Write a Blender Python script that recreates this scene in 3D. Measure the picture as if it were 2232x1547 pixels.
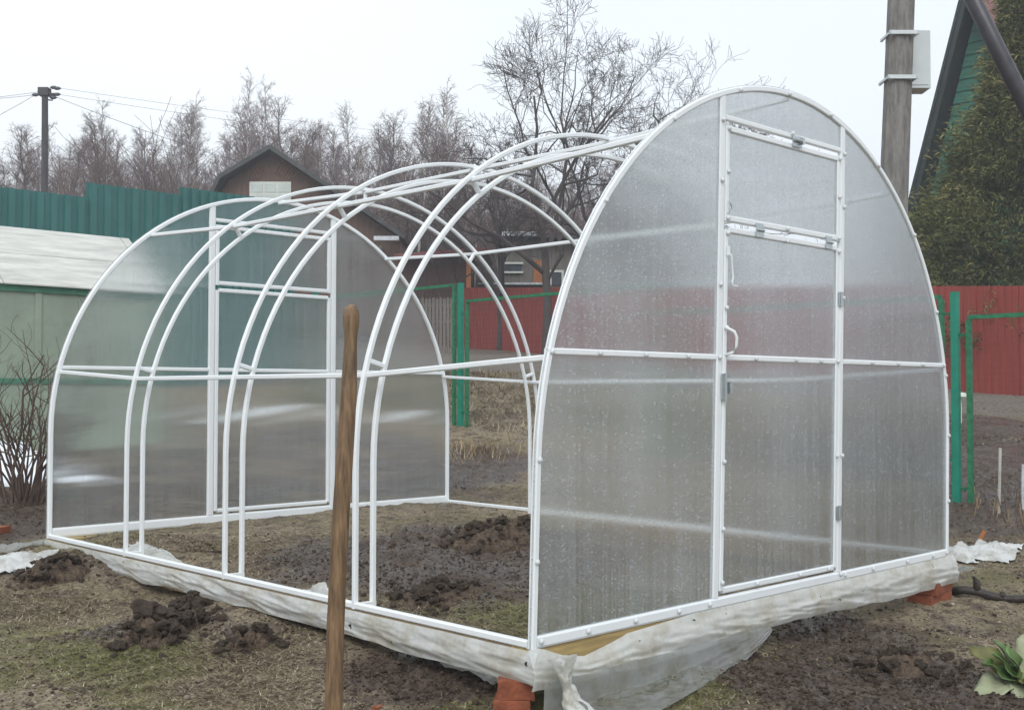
import bpy, bmesh, math, random
import numpy as np
from mathutils import Vector, Matrix
random.seed(7); rng = np.random.default_rng(7)
sc = bpy.context.scene
for o in list(bpy.data.objects): bpy.data.objects.remove(o)
C = sc.collection

# ------------------------------------------------------------------ camera
IW, IH, FPX = 2232.0, 1547.0, 2481.2
CAM = np.array((-2.6283, -2.6010, 0.8339))
FW = np.array((0.69780172, 0.71558941, 0.03169466))
RT = np.array((0.71592613, -0.69817529, 0.00102104))
UP = np.array((-0.02285908, -0.02197855, 0.99949708))
cd = bpy.data.cameras.new('camera'); cam = bpy.data.objects.new('camera', cd); C.objects.link(cam)
cd.sensor_width = 36.0; cd.lens = FPX / IW * 36.0; cd.clip_start = 0.05; cd.clip_end = 2000
m = Matrix((( RT[0], UP[0], -FW[0], CAM[0]), (RT[1], UP[1], -FW[1], CAM[1]), (RT[2], UP[2], -FW[2], CAM[2]), (0, 0, 0, 1)))
cam.matrix_world = m
sc.camera = cam
# ------------------------------------------------------------------ sky and light (overcast)
SUN_AZ = math.radians(232); SUN_EL = math.radians(46)          # azimuth clockwise from +Y
w = bpy.data.worlds.new('World'); sc.world = w; w.use_nodes = True
nt = w.node_tree; nt.nodes.clear()
sky = nt.nodes.new('ShaderNodeTexSky'); sky.sky_type = 'NISHITA'; sky.sun_disc = False
sky.sun_elevation = SUN_EL; sky.sun_rotation = SUN_AZ; sky.dust_density = 6.0; sky.air_density = 1.0
hs = nt.nodes.new('ShaderNodeHueSaturation'); hs.inputs['Saturation'].default_value = 0.25
mx = nt.nodes.new('ShaderNodeMix'); mx.data_type = 'RGBA'; mx.inputs[0].default_value = 0.85
cl = nt.nodes.new('ShaderNodeTexNoise'); cl.inputs['Scale'].default_value = 1.1; cl.inputs['Detail'].default_value = 3
cr = nt.nodes.new('ShaderNodeValToRGB')
cr.color_ramp.elements[0].position = 0.3; cr.color_ramp.elements[0].color = (7.6, 8.35, 9.3, 1)
cr.color_ramp.elements[1].position = 0.7; cr.color_ramp.elements[1].color = (9.7, 10.3, 10.8, 1)
tcw = nt.nodes.new('ShaderNodeTexCoord')
bg = nt.nodes.new('ShaderNodeBackground'); bg.inputs['Strength'].default_value = 0.1
wo = nt.nodes.new('ShaderNodeOutputWorld')
nt.links.new(tcw.outputs['Generated'], cl.inputs['Vector']); nt.links.new(cl.outputs['Fac'], cr.inputs['Fac'])
nt.links.new(sky.outputs['Color'], hs.inputs['Color']); nt.links.new(hs.outputs['Color'], mx.inputs[6])
nt.links.new(cr.outputs['Color'], mx.inputs[7]); nt.links.new(mx.outputs[2], bg.inputs['Color'])
nt.links.new(bg.outputs[0], wo.inputs['Surface'])
sd = bpy.data.lights.new('sun', 'SUN'); sun = bpy.data.objects.new('sun', sd); C.objects.link(sun)
sd.energy = 1.2; sd.angle = math.radians(35); sd.color = (1.0, 0.995, 0.985)
sdir = Vector((math.sin(SUN_AZ) * math.cos(SUN_EL), math.cos(SUN_AZ) * math.cos(SUN_EL), math.sin(SUN_EL)))
sun.rotation_euler = sdir.to_track_quat('Z', 'Y').to_euler(); sun.location = (-20, -3, 25)
sc.view_settings.view_transform = 'Standard'; sc.view_settings.look = 'None'
sc.view_settings.gamma = 1.0; sc.view_settings.use_curve_mapping = False; sc.view_settings.exposure = 0.40
sc.render.engine = 'CYCLES'
sc.cycles.max_bounces = 10; sc.cycles.transmission_bounces = 8; sc.cycles.transparent_max_bounces = 12

# ------------------------------------------------------------------ pixel helpers
def ray(px, py): return FW + RT * (px - IW / 2) / FPX - UP * (py - IH / 2) / FPX
def at(px, py, depth): return CAM + ray(px, py) * depth
def onY(px, py, Y):
    d = ray(px, py); return CAM + d * ((Y - CAM[1]) / d[1])
def onX(px, py, X):
    d = ray(px, py); return CAM + d * ((X - CAM[0]) / d[0])

# ------------------------------------------------------------------ numpy noise
def _hash(ix, iy, seed):
    h = (ix.astype(np.int64) * 374761393 + iy.astype(np.int64) * 668265263 + seed * 1442695041) & 0xFFFFFFFF
    h = ((h ^ (h >> 13)) * 1274126177) & 0xFFFFFFFF
    return ((h ^ (h >> 16)) & 0xFFFFFF) / float(0xFFFFFF)
def vnoise(x, y, seed=0):
    x = np.asarray(x, float); y = np.asarray(y, float)
    ix = np.floor(x); iy = np.floor(y); fx = x - ix; fy = y - iy
    fx = fx * fx * fx * (fx * (fx * 6 - 15) + 10); fy = fy * fy * fy * (fy * (fy * 6 - 15) + 10)
    a = _hash(ix, iy, seed); b = _hash(ix + 1, iy, seed); c = _hash(ix, iy + 1, seed); d = _hash(ix + 1, iy + 1, seed)
    return (a + (b - a) * fx + (c - a) * fy + (a - b - c + d) * fx * fy) * 2 - 1
def fbm(x, y, seed=0, octv=4, gain=0.5):
    s = 0; amp = 1.0; f = 1.0; tot = 0
    for k in range(octv):
        s = s + amp * vnoise(x * f + 17.3 * k, y * f - 9.1 * k, seed + k); tot += amp; amp *= gain; f *= 2.03
    return s / tot

# ------------------------------------------------------------------ terrain height
L = 3.864
CP = np.array([(-2.63, -2.6, -.42), (-4, 0, -.32), (0, -4, -.42), (-1, -1, -.30), (0, -.2, -.235), (1.5, -.35, -.24), (3, -.25, -.23),
    (-.2, 1, -.17), (-.2, 2, -.13), (-.11, 2.55, -.175), (-.2, 3.0, -.10), (-.15, 3.9, -.055), (.5, .5, -.13), (1.5, 1, -.10), (1.5, 2, -.065), (.6, 2.8, -.01), (.35, 3.55, .01), (.3, 3.0, -.01), (1, 3.75, .005), (.3, 1.9, -.05),
    (1.5, 3.7, .01), (2.5, 3, .0), (2.4, 3.75, .015), (3, 3.95, .005), (2.8, 2.2, -.02), (3.2, 1.5, -.12), (5.3, 1, .05), (5.3, 3.65, .25), (5.3, 6.3, .46), (5.3, 9, .68), (5.3, -1.65, -.1),
    (1, 6, .08), (1.2, 8.2, .2), (3, 8.2, .3), (-3, 8.2, .1), (2.8, 12.3, .75), (6, 12.3, .95), (-3, 12.3, .6), (4, -1.8, -.26), (2.2, -2, -.3),
    (7.0, 7.5, .95), (9.5, 2.3, .55), (8, 4.5, .72), (9.5, 12, 1.35), (17.7, 20.1, 2.0), (16.2, 11, 1.3), (15.3, 5, .81), (14, -4, .3), (12, 3, .68),
    (8, -3, .0), (20, 30, 3.0), (5, 30, 2.6), (-10, 30, 2.2), (40, 40, 3.6), (0, 50, 3.2), (60, 10, 1.6), (25, 8, 1.1),
    (150, 150, 6), (-100, 100, 4), (100, -100, 0), (-100, -100, -2), (-10, -5, -.5), (30, 60, 4)])
def _k(r2): return np.sqrt(r2 + 0.09)
_n = len(CP); _A = np.zeros((_n + 3, _n + 3)); _d = ((CP[:, None, :2] - CP[None, :, :2]) ** 2).sum(-1)
_A[:_n, :_n] = -_k(_d) - np.eye(_n) * 0.0; _A[:_n, _n] = 1; _A[:_n, _n + 1:] = CP[:, :2]; _A[_n, :_n] = 1; _A[_n + 1:, :_n] = CP[:, :2].T
_sol = np.linalg.solve(_A, np.concatenate([CP[:, 2], np.zeros(3)]))
def H0(x, y):
    x = np.asarray(x, float); y = np.asarray(y, float); z = _sol[_n] + _sol[_n + 1] * x + _sol[_n + 2] * y
    for i in range(_n): z = z - _sol[i] * _k((x - CP[i, 0]) ** 2 + (y - CP[i, 1]) ** 2)
    return z
def ground(px, py):
    d = ray(px, py); t = 2.0
    while t < 90:
        P = CAM + d * t
        if P[2] < H0(P[0], P[1]): break
        t += 0.03
    return CAM + d * t
# bare dark mud: blobs given as (px, py, radius m, strength)
MUDPX = [(1000, 1230, .75, 1), (880, 1220, .6, .8), (1090, 1180, .5, 1), (620, 1190, .4, .3), (950, 1290, .4, .7), (1900, 1420, .6, .6), (1700, 1480, .5, .6), (1950, 1500, .5, .45),
         (2150, 1530, .5, .5), (1830, 1370, .3, .6), (60, 1140, .5, 1), (120, 1240, .25, 1), (350, 1350, .3, .9), (550, 1390, .2, .8), (990, 1490, .3, .8), (850, 1500, .25, .5),
         (2170, 1130, .8, 1), (2200, 1000, 1.2, 1), (2120, 960, 1.0, 1), (1060, 1020, .7, .7), (1050, 1080, .3, .4), (1100, 900, 1, .3), (1480, 1380, .2, .5), (100, 1400, .2, .4), (30, 1480, .2, .5), (450, 1500, .2, .4), (1600, 1160, .8, .6)]
MUD = [(tuple(ground(a, b)[:2]), r, s) for a, b, r, s in MUDPX]
def mud_mask(x, y):
    n = fbm(x * 2.1, y * 2.1, 5, 5, .6)
    v = 0.17 + 0 * x
    for (c, r, s) in MUD:
        v = v + s * 0.75 * np.exp(-((x - c[0]) ** 2 + (y - c[1]) ** 2) / (r * r))
    v = v + .55 * np.clip((y - 4.1) / .5, 0, 1) * np.clip((5.0 - x) / .5, 0, 1) * np.clip((9 - y) / 1.5, 0, 1)
    v = v + .8 * np.clip((x - 5.5) / .6, 0, 1) * np.clip((4.2 - y) / 1.2, 0, 1) * np.clip((9.9 - .436 * (y - 2) - x) / .5, 0, 1)
    v = np.minimum(v, 1.0) + n * 0.55
    return np.clip((v - 0.3) / 0.45, 0, 1)
def H(x, y, fine=True):
    z = H0(x, y)
    if fine:
        mm = mud_mask(x, y); fd = np.clip((7.0 - x) / .8, 0, 1) * np.clip((7.6 - y) / .8, 0, 1) * np.clip((x + 2.4) / .6, 0, 1)
        z = z + .05 * fbm(x * .8, y * .8, 44, 2) * np.clip((x - 6) / 2, 0, 1)
        z = z + fd * 0.018 * fbm(x * 3.0, y * 3.0, 11, 3) + fd * (0.010 + 0.018 * mm) * fbm(x * 14, y * 14, 21, 4, .6) + fd * 0.012 * mm * np.maximum(0, fbm(x * 9, y * 9, 33, 3)) 
    return z

# ------------------------------------------------------------------ materials
def mat(name, col=(.5, .5, .5), rough=.6, metal=0, var=.15, vscale=6, bump=0, bscale=60, spec=.5, col2=None, stretch=(1, 1, 1), detail=6):
    mt = bpy.data.materials.new(name); mt.use_nodes = True; n = mt.node_tree; b = n.nodes['Principled BSDF']
    b.inputs['Roughness'].default_value = rough; b.inputs['Metallic'].default_value = metal
    b.inputs['Specular IOR Level'].default_value = spec
    tc = n.nodes.new('ShaderNodeTexCoord'); mp = n.nodes.new('ShaderNodeMapping'); mp.inputs['Scale'].default_value = stretch
    n.links.new(tc.outputs['Object'], mp.inputs['Vector'])
    no = n.nodes.new('ShaderNodeTexNoise'); no.inputs['Scale'].default_value = vscale; no.inputs['Detail'].default_value = detail; no.inputs['Roughness'].default_value = .65
    n.links.new(mp.outputs[0], no.inputs['Vector'])
    r = n.nodes.new('ShaderNodeValToRGB')
    c2 = col2 if col2 else tuple(c * (1 + var) for c in col); c1 = tuple(c * (1 - var) for c in col)
    r.color_ramp.elements[0].position = .3; r.color_ramp.elements[1].position = .7
    r.color_ramp.elements[0].color = (*c1, 1); r.color_ramp.elements[1].color = (*c2, 1)
    n.links.new(no.outputs['Fac'], r.inputs['Fac']); n.links.new(r.outputs['Color'], b.inputs['Base Color'])
    if bump:
        nb = n.nodes.new('ShaderNodeTexNoise'); nb.inputs['Scale'].default_value = bscale; nb.inputs['Detail'].default_value = 5
        n.links.new(mp.outputs[0], nb.inputs['Vector'])
        bp = n.nodes.new('ShaderNodeBump'); bp.inputs['Strength'].default_value = bump; bp.inputs['Distance'].default_value = .01
        n.links.new(nb.outputs['Fac'], bp.inputs['Height']); n.links.new(bp.outputs[0], b.inputs['Normal'])
    return mt
def math_node(n, op, a, b=None):
    q = n.nodes.new('ShaderNodeMath'); q.operation = op
    for i, v in enumerate((a, b)):
        if v is None: continue
        if isinstance(v, (int, float)): q.inputs[i].default_value = v
        else: n.links.new(v, q.inputs[i])
    return q.outputs[0]
def polycarb(name, haze, amp, speck):
    """twin-wall sheet: vertical ribs scatter the view sideways, part of the light is diffused"""
    mt = bpy.data.materials.new(name); mt.use_nodes = True; n = mt.node_tree; n.nodes.clear()
    out = n.nodes.new('ShaderNodeOutputMaterial'); ge = n.nodes.new('ShaderNodeNewGeometry')
    sc1 = n.nodes.new('ShaderNodeVectorMath'); sc1.operation = 'SCALE'; sc1.inputs['Scale'].default_value = 5120.7
    n.links.new(ge.outputs['Position'], sc1.inputs[0])
    wn = n.nodes.new('ShaderNodeTexWhiteNoise'); wn.noise_dimensions = '3D'; n.links.new(sc1.outputs[0], wn.inputs['Vector'])
    sp = n.nodes.new('ShaderNodeSeparateColor'); n.links.new(wn.outputs['Color'], sp.inputs[0])
    g = math_node(n, 'ADD', sp.outputs[0], sp.outputs[1]); g = math_node(n, 'SUBTRACT', g, 1.0); g = math_node(n, 'MULTIPLY', g, amp)
    gz = math_node(n, 'SUBTRACT', sp.outputs[2], .5); gz = math_node(n, 'MULTIPLY', gz, amp * .12)
    cx = n.nodes.new('ShaderNodeCombineXYZ'); n.links.new(g, cx.inputs[0]); n.links.new(gz, cx.inputs[2])
    ad = n.nodes.new('ShaderNodeVectorMath'); ad.operation = 'ADD'; n.links.new(ge.outputs['Normal'], ad.inputs[0]); n.links.new(cx.outputs[0], ad.inputs[1])
    nm = n.nodes.new('ShaderNodeVectorMath'); nm.operation = 'NORMALIZE'; n.links.new(ad.outputs[0], nm.inputs[0])
    rf = n.nodes.new('ShaderNodeBsdfRefraction'); rf.inputs['IOR'].default_value = 1.2; rf.inputs['Roughness'].default_value = .02
    rf.inputs['Color'].default_value = (.975, .985, .985, 1); n.links.new(nm.outputs[0], rf.inputs['Normal'])
    tp = n.nodes.new('ShaderNodeBsdfTransparent'); tp.inputs['Color'].default_value = (.97, .98, .98, 1)
    m0 = n.nodes.new('ShaderNodeMixShader'); m0.inputs[0].default_value = .85
    n.links.new(tp.outputs[0], m0.inputs[1]); n.links.new(rf.outputs[0], m0.inputs[2])
    tl = n.nodes.new('ShaderNodeBsdfTranslucent'); tl.inputs['Color'].default_value = (.86, .92, .95, 1)
    df = n.nodes.new('ShaderNodeBsdfDiffuse'); df.inputs['Color'].default_value = (.84, .90, .93, 1)
    m1 = n.nodes.new('ShaderNodeMixShader'); m1.inputs[0].default_value = .5
    n.links.new(tl.outputs[0], m1.inputs[1]); n.links.new(df.outputs[0], m1.inputs[2])
    # vertical ribs and rain speckle, one random value per rib / per droplet cell
    def cells(cx_, cz_):
        dv = n.nodes.new('ShaderNodeVectorMath'); dv.operation = 'MULTIPLY'; n.links.new(ge.outputs['Position'], dv.inputs[0]); dv.inputs[1].default_value = (cx_, 0, cz_)
        fl = n.nodes.new('ShaderNodeVectorMath'); fl.operation = 'FLOOR'; n.links.new(dv.outputs[0], fl.inputs[0])
        q = n.nodes.new('ShaderNodeTexWhiteNoise'); q.noise_dimensions = '3D'; n.links.new(fl.outputs[0], q.inputs['Vector']); return q.outputs['Value']
    big = n.nodes.new('ShaderNodeTexNoise'); big.inputs['Scale'].default_value = 2.1; big.inputs['Detail'].default_value = 4; n.links.new(ge.outputs['Position'], big.inputs['Vector'])
    rib = math_node(n, 'SUBTRACT', cells(125, 0), .5); rib = math_node(n, 'MULTIPLY', rib, haze * .55)
    rb2 = math_node(n, 'SUBTRACT', cells(125, 4.5), .5); rb2 = math_node(n, 'MULTIPLY', rb2, haze * .45)
    dro = math_node(n, 'POWER', cells(150, 230), 7.0); dro = math_node(n, 'MULTIPLY', dro, speck)
    f = math_node(n, 'ADD', rib, rb2); f = math_node(n, 'ADD', f, haze)
    f2 = math_node(n, 'SUBTRACT', big.outputs['Fac'], .5); f2 = math_node(n, 'MULTIPLY', f2, haze * 1.6); f = math_node(n, 'ADD', f, f2)
    f = math_node(n, 'ADD', f, dro); f = math_node(n, 'MAXIMUM', f, .01)
    m2 = n.nodes.new('ShaderNodeMixShader'); n.links.new(f, m2.inputs[0]); n.links.new(m0.outputs[0], m2.inputs[1]); n.links.new(m1.outputs[0], m2.inputs[2])
    gl = n.nodes.new('ShaderNodeBsdfGlossy'); gl.inputs['Roughness'].default_value = .12
    fr = n.nodes.new('ShaderNodeFresnel'); fr.inputs['IOR'].default_value = 1.4
    fr2 = math_node(n, 'MULTIPLY', fr.outputs[0], .6)
    m3 = n.nodes.new('ShaderNodeMixShader'); n.links.new(fr2, m3.inputs[0]); n.links.new(m2.outputs[0], m3.inputs[1]); n.links.new(gl.outputs[0], m3.inputs[2])
    n.links.new(m3.outputs[0], out.inputs['Surface'])
    return mt
def film_mat(name, col, trans, transp, rough=.35, dirt=.5):
    mt = bpy.data.materials.new(name); mt.use_nodes = True; n = mt.node_tree; b = n.nodes['Principled BSDF']; out = n.nodes['Material Output']
    ge = n.nodes.new('ShaderNodeNewGeometry')
    no = n.nodes.new('ShaderNodeTexNoise'); no.inputs['Scale'].default_value = 7; no.inputs['Detail'].default_value = 7; no.inputs['Roughness'].default_value = .7
    n.links.new(ge.outputs['Position'], no.inputs['Vector'])
    r = n.nodes.new('ShaderNodeValToRGB'); r.color_ramp.elements[0].position = .30; r.color_ramp.elements[1].position = .55
    r.color_ramp.elements[0].color = (*[c * (1 - dirt) * k for c, k in zip(col, (1, .9, .72))], 1); r.color_ramp.elements[1].color = (*col, 1)
    n.links.new(no.outputs['Fac'], r.inputs['Fac'])
    # mud spots
    sp = n.nodes.new('ShaderNodeTexNoise'); sp.inputs['Scale'].default_value = 19; sp.inputs['Detail'].default_value = 4; n.links.new(ge.outputs['Position'], sp.inputs['Vector'])
    sr = n.nodes.new('ShaderNodeMapRange'); sr.inputs['From Min'].default_value = .715; sr.inputs['From Max'].default_value = .74; n.links.new(sp.outputs['Fac'], sr.inputs['Value'])
    mc = n.nodes.new('ShaderNodeMix'); mc.data_type = 'RGBA'; n.links.new(sr.outputs[0], mc.inputs[0]); n.links.new(r.outputs[0], mc.inputs[6]); mc.inputs[7].default_value = (.03, .022, .017, 1)
    n.links.new(mc.outputs[2], b.inputs['Base Color']); b.inputs['Roughness'].default_value = rough
    bn = n.nodes.new('ShaderNodeTexNoise'); bn.inputs['Scale'].default_value = 22; bn.inputs['Detail'].default_value = 4; bn.inputs['Distortion'].default_value = 1.2; n.links.new(ge.outputs['Position'], bn.inputs['Vector'])
    bp = n.nodes.new('ShaderNodeBump'); bp.inputs['Strength'].default_value = .35; bp.inputs['Distance'].default_value = .010; n.links.new(bn.outputs['Fac'], bp.inputs['Height']); n.links.new(bp.outputs[0], b.inputs['Normal'])
    tl = n.nodes.new('ShaderNodeBsdfTranslucent'); n.links.new(mc.outputs[2], tl.inputs['Color'])
    m1 = n.nodes.new('ShaderNodeMixShader'); m1.inputs[0].default_value = trans; n.links.new(b.outputs[0], m1.inputs[1]); n.links.new(tl.outputs[0], m1.inputs[2])
    tp = n.nodes.new('ShaderNodeBsdfTransparent'); m2 = n.nodes.new('ShaderNodeMixShader')
    tf = math_node(n, 'SUBTRACT', 1.0, sr.outputs[0]); tf = math_node(n, 'MULTIPLY', tf, transp); n.links.new(tf, m2.inputs[0])
    n.links.new(m1.outputs[0], m2.inputs[1]); n.links.new(tp.outputs[0], m2.inputs[2]); n.links.new(m2.outputs[0], out.inputs['Surface'])
    return mt
def ground_mat():
    mt = bpy.data.materials.new('garden_soil'); mt.use_nodes = True; n = mt.node_tree; b = n.nodes['Principled BSDF']
    ge = n.nodes.new('ShaderNodeNewGeometry'); a = n.nodes.new('ShaderNodeAttribute'); a.attribute_name = 'mud'
    gr = n.nodes.new('ShaderNodeAttribute'); gr.attribute_name = 'gravel'
    def noise(s, d=6, r=.7):
        q = n.nodes.new('ShaderNodeTexNoise'); q.inputs['Scale'].default_value = s; q.inputs['Detail'].default_value = d; q.inputs['Roughness'].default_value = r
        n.links.new(ge.outputs['Position'], q.inputs['Vector']); return q.outputs['Fac']
    def ramp(f, *st):
        q = n.nodes.new('ShaderNodeValToRGB'); e = q.color_ramp.elements
        while len(e) < len(st): e.new(.5)
        for el, (p, c) in zip(e, st): el.position = p; el.color = (*c, 1)
        n.links.new(f, q.inputs['Fac']); return q.outputs[0]
    def mix(f, c1, c2):
        q = n.nodes.new('ShaderNodeMix'); q.data_type = 'RGBA'
        if isinstance(f, float): q.inputs[0].default_value = f
        else: n.links.new(f, q.inputs[0])
        n.links.new(c1, q.inputs[6]); n.links.new(c2, q.inputs[7]); return q.outputs[2]
    turf = ramp(noise(42, 8, .75), (.30, (.042, .030, .019)), (.43, (.145, .110, .068)), (.56, (.265, .212, .135)), (.76, (.46, .40, .28)))
    moss = ramp(noise(55, 6), (.3, (.038, .032, .013)), (.52, (.115, .10, .036)), (.75, (.26, .22, .11)))
    mossf = n.nodes.new('ShaderNodeMapRange'); mossf.inputs['From Min'].default_value = .50; mossf.inputs['From Max'].default_value = .66; n.links.new(noise(1.5, 5), mossf.inputs['Value'])
    t = mix(mossf.outputs[0], turf, moss)
    bare = ramp(noise(24, 6, .7), (.3, (.026, .017, .011)), (.5, (.078, .054, .036)), (.7, (.16, .12, .082)))
    bf = n.nodes.new('ShaderNodeMapRange'); bf.inputs['From Min'].default_value = .52; bf.inputs['From Max'].default_value = .60; n.links.new(noise(7.5, 6, .7), bf.inputs['Value'])
    t = mix(bf.outputs[0], t, bare)
    mud = ramp(noise(30, 8, .75), (.3, (.020, .0125, .008)), (.5, (.062, .041, .028)), (.64, (.125, .089, .063)), (.80, (.24, .19, .14)))
    c = mix(a.outputs['Fac'], t, mud)
    grv = ramp(noise(12, 8, .8), (.3, (.06, .047, .036)), (.55, (.145, .12, .095)), (.75, (.27, .235, .19)))
    c = mix(gr.outputs['Fac'], c, grv)
    n.links.new(c, b.inputs['Base Color'])
    wet = n.nodes.new('ShaderNodeMapRange'); wet.inputs['From Min'].default_value = .46; wet.inputs['From Max'].default_value = .58; wet.inputs['To Min'].default_value = .80; wet.inputs['To Max'].default_value = .16
    wf = math_node(n, 'MULTIPLY', noise(2.6, 4), math_node(n, 'ADD', math_node(n, 'MULTIPLY', a.outputs['Fac'], .35), .75)); n.links.new(wf, wet.inputs['Value'])
    n.links.new(wet.outputs[0], b.inputs['Roughness'])
    bp = n.nodes.new('ShaderNodeBump'); bp.inputs['Strength'].default_value = .8; bp.inputs['Distance'].default_value = .012
    n.links.new(noise(75, 6, .75), bp.inputs['Height']); n.links.new(bp.outputs[0], b.inputs['Normal'])
    return mt
def attr_mat(name, stops, rough=.8, attr='rnd', trans=0):
    mt = bpy.data.materials.new(name); mt.use_nodes = True; n = mt.node_tree; b = n.nodes['Principled BSDF']
    a = n.nodes.new('ShaderNodeAttribute'); a.attribute_name = attr
    q = n.nodes.new('ShaderNodeValToRGB'); e = q.color_ramp.elements
    while len(e) < len(stops): e.new(.5)
    for el, (p, c) in zip(e, stops): el.position = p; el.color = (*c, 1)
    n.links.new(a.outputs['Fac'], q.inputs['Fac']); n.links.new(q.outputs[0], b.inputs['Base Color']); b.inputs['Roughness'].default_value = rough
    b.inputs['Specular IOR Level'].default_value = .25
    return mt

M = {}
M['white'] = mat('white_powder_coat', (.80, .83, .84), .32, var=.03, vscale=3)
M['galv'] = mat('galvanised_steel', (.5, .54, .55), .35, .8, var=.15, vscale=40)
M['poly_wet'] = polycarb('rain_wet_polycarbonate', .12, .17, .20)
M['poly'] = polycarb('clear_polycarbonate', .065, .20, .10)
M['washer'] = mat('white_plastic_cap', (.66, .69, .70), .25, var=.05)
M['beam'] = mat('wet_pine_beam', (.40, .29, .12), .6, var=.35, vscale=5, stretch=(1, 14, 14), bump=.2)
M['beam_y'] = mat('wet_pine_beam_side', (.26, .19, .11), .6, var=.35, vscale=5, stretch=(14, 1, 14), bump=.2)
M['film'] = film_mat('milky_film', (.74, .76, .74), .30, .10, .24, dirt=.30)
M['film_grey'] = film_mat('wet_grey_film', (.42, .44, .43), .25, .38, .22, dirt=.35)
M['brick'] = mat('red_brick', (.24, .070, .032), .85, var=.35, vscale=22, bump=.5, bscale=70)
M['handle'] = mat('worn_handle_wood', (.135, .075, .033), .55, var=.6, vscale=9, stretch=(10, 10, .7), bump=.45, bscale=34, col2=(.27, .165, .08))
M['ground'] = ground_mat()
M['teal'] = mat('teal_profiled_sheet', (.036, .145, .135), .5, var=.12, vscale=2)
M['red'] = mat('dark_red_profiled_sheet', (.25, .037, .025), .5, var=.18, vscale=3, stretch=(4, 4, .4))
M['green_post'] = mat('bright_green_paint', (.008, .215, .14), .4, var=.15, vscale=12)
M['green_old'] = mat('worn_green_paint', (.02, .16, .075), .5, var=.5, vscale=25)
M['wire'] = mat('zinc_wire', (.10, .10, .095), .5, .4)
M['concrete'] = mat('weathered_concrete', (.20, .19, .175), .9, var=.4, vscale=9, stretch=(3, 3, .7), bump=.6, bscale=40)
M['cabinet'] = mat('grey_white_cabinet_paint', (.60, .64, .64), .4, var=.05)
M['strut'] = mat('dark_steel_pipe', (.055, .052, .06), .4, .3, var=.25, vscale=12)
M['housegreen'] = mat('green_clapboard', (.03, .15, .10), .6, var=.25, vscale=4, stretch=(1, 1, 8))
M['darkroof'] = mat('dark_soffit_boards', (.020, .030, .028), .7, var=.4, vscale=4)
M['redroof'] = mat('faded_red_roof', (.20, .06, .06), .6, var=.25, vscale=3)
M['housebrown'] = mat('brown_stained_boards', (.115, .068, .047), .75, var=.35, vscale=3.0, stretch=(6, 6, .5))
M['boardlight'] = mat('chevron_boards', (.17, .095, .06), .75, var=.25, vscale=6)
M['slate'] = mat('dark_slate_roof', (.055, .058, .055), .7, var=.3, vscale=6)
M['winwhite'] = mat('old_white_window_paint', (.62, .64, .58), .6, var=.12)
M['curtain'] = mat('curtained_pane', (.52, .58, .54), .3, var=.12, vscale=3)
M['shedred'] = mat('dark_red_brown_boards', (.060, .024, .019), .75, var=.4, vscale=3, stretch=(6, 6, .5))
M['orange'] = mat('orange_varnished_wood', (.36, .12, .03), .6, var=.25, vscale=5)
M['greyboard'] = mat('weathered_grey_boards', (.16, .145, .125), .85, var=.35, vscale=3, stretch=(6, 6, .5))
M['rooflight'] = mat('pale_roof_edge', (.55, .58, .60), .6, var=.3, vscale=9)
M['darkglass'] = mat('dark_window_glass', (.05, .06, .07), .1, var=.3)
M['oldfilm'] = mat('aged_green_film', (.27, .325, .25), .5, var=.25, vscale=1.6)
M['oldroof'] = mat('weathered_white_roof_sheet', (.52, .52, .48), .75, var=.25, vscale=2.2, stretch=(1, 5, 5), detail=8)
M['oldgreen'] = mat('faded_green_batten', (.06, .19, .12), .6, var=.25, vscale=5)
M['birchbark'] = mat('birch_bark', (.50, .47, .43), .8, var=.5, vscale=2.5, stretch=(1, 1, 3), col2=(.62, .58, .53))
M['birchtwig'] = mat('purple_brown_twigs', (.165, .120, .112), .9, var=.3, vscale=.6)
M['darktwig'] = mat('dark_brown_twigs', (.115, .072, .058), .9, var=.35, vscale=.6)
M['applebark'] = mat('dark_fruit_tree_bark', (.062, .050, .047), .9, var=.35, vscale=3)
M['bushbark'] = mat('currant_stem_bark', (.10, .065, .048), .85, var=.4, vscale=8)
M['poletimber'] = mat('dark_tarred_timber', (.05, .045, .045), .85, var=.3, vscale=4)
M['insul'] = mat('dark_insulator', (.06, .06, .065), .3)
M['snow'] = mat('old_snow', (.80, .83, .87), .6, var=.06, vscale=9, bump=.3, bscale=25)
M['paper'] = film_mat('dirty_white_cloth', (.62, .63, .61), .15, .0, .7, dirt=.6)
M['log'] = mat('wet_dark_branch', (.035, .026, .022), .6, var=.4, vscale=12, bump=.5)
M['stake'] = mat('grey_wood_stake', (.42, .40, .36), .7, var=.25, vscale=12)
M['strawplain'] = mat('dry_stalk', (.30, .21, .11), .8)
M['straw'] = attr_mat('dry_straw', [(.0, (.16, .10, .04)), (.5, (.34, .24, .11)), (1, (.50, .40, .22))])
M['grass'] = attr_mat('matted_dead_grass', [(0, (.06, .044, .025)), (.3, (.18, .142, .082)), (.55, (.32, .26, .165)), (.75, (.52, .45, .32)), (.86, (.12, .12, .035)), (1, (.18, .185, .055))])
M['crumb'] = attr_mat('soil_crumbs', [(0, (.026, .017, .012)), (.45, (.07, .049, .035)), (.75, (.14, .105, .075)), (.93, (.26, .22, .16)), (1, (.45, .42, .36))])
M['heap'] = mat('dark_clod_soil', (.052, .033, .021), .95, var=.65, vscale=55, bump=1.0, bscale=110, col2=(.16, .11, .072))
M['thuja'] = attr_mat('thuja_sprays', [(0, (.045, .05, .018)), (.35, (.095, .112, .036)), (.7, (.175, .178, .058)), (1, (.31, .25, .10))])
M['leaf_pale'] = mat('pale_wilted_leaf', (.29, .31, .19), .6, var=.3, vscale=14)
M['leaf_green'] = mat('green_leaf', (.085, .15, .04), .45, var=.35, vscale=14)
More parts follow.
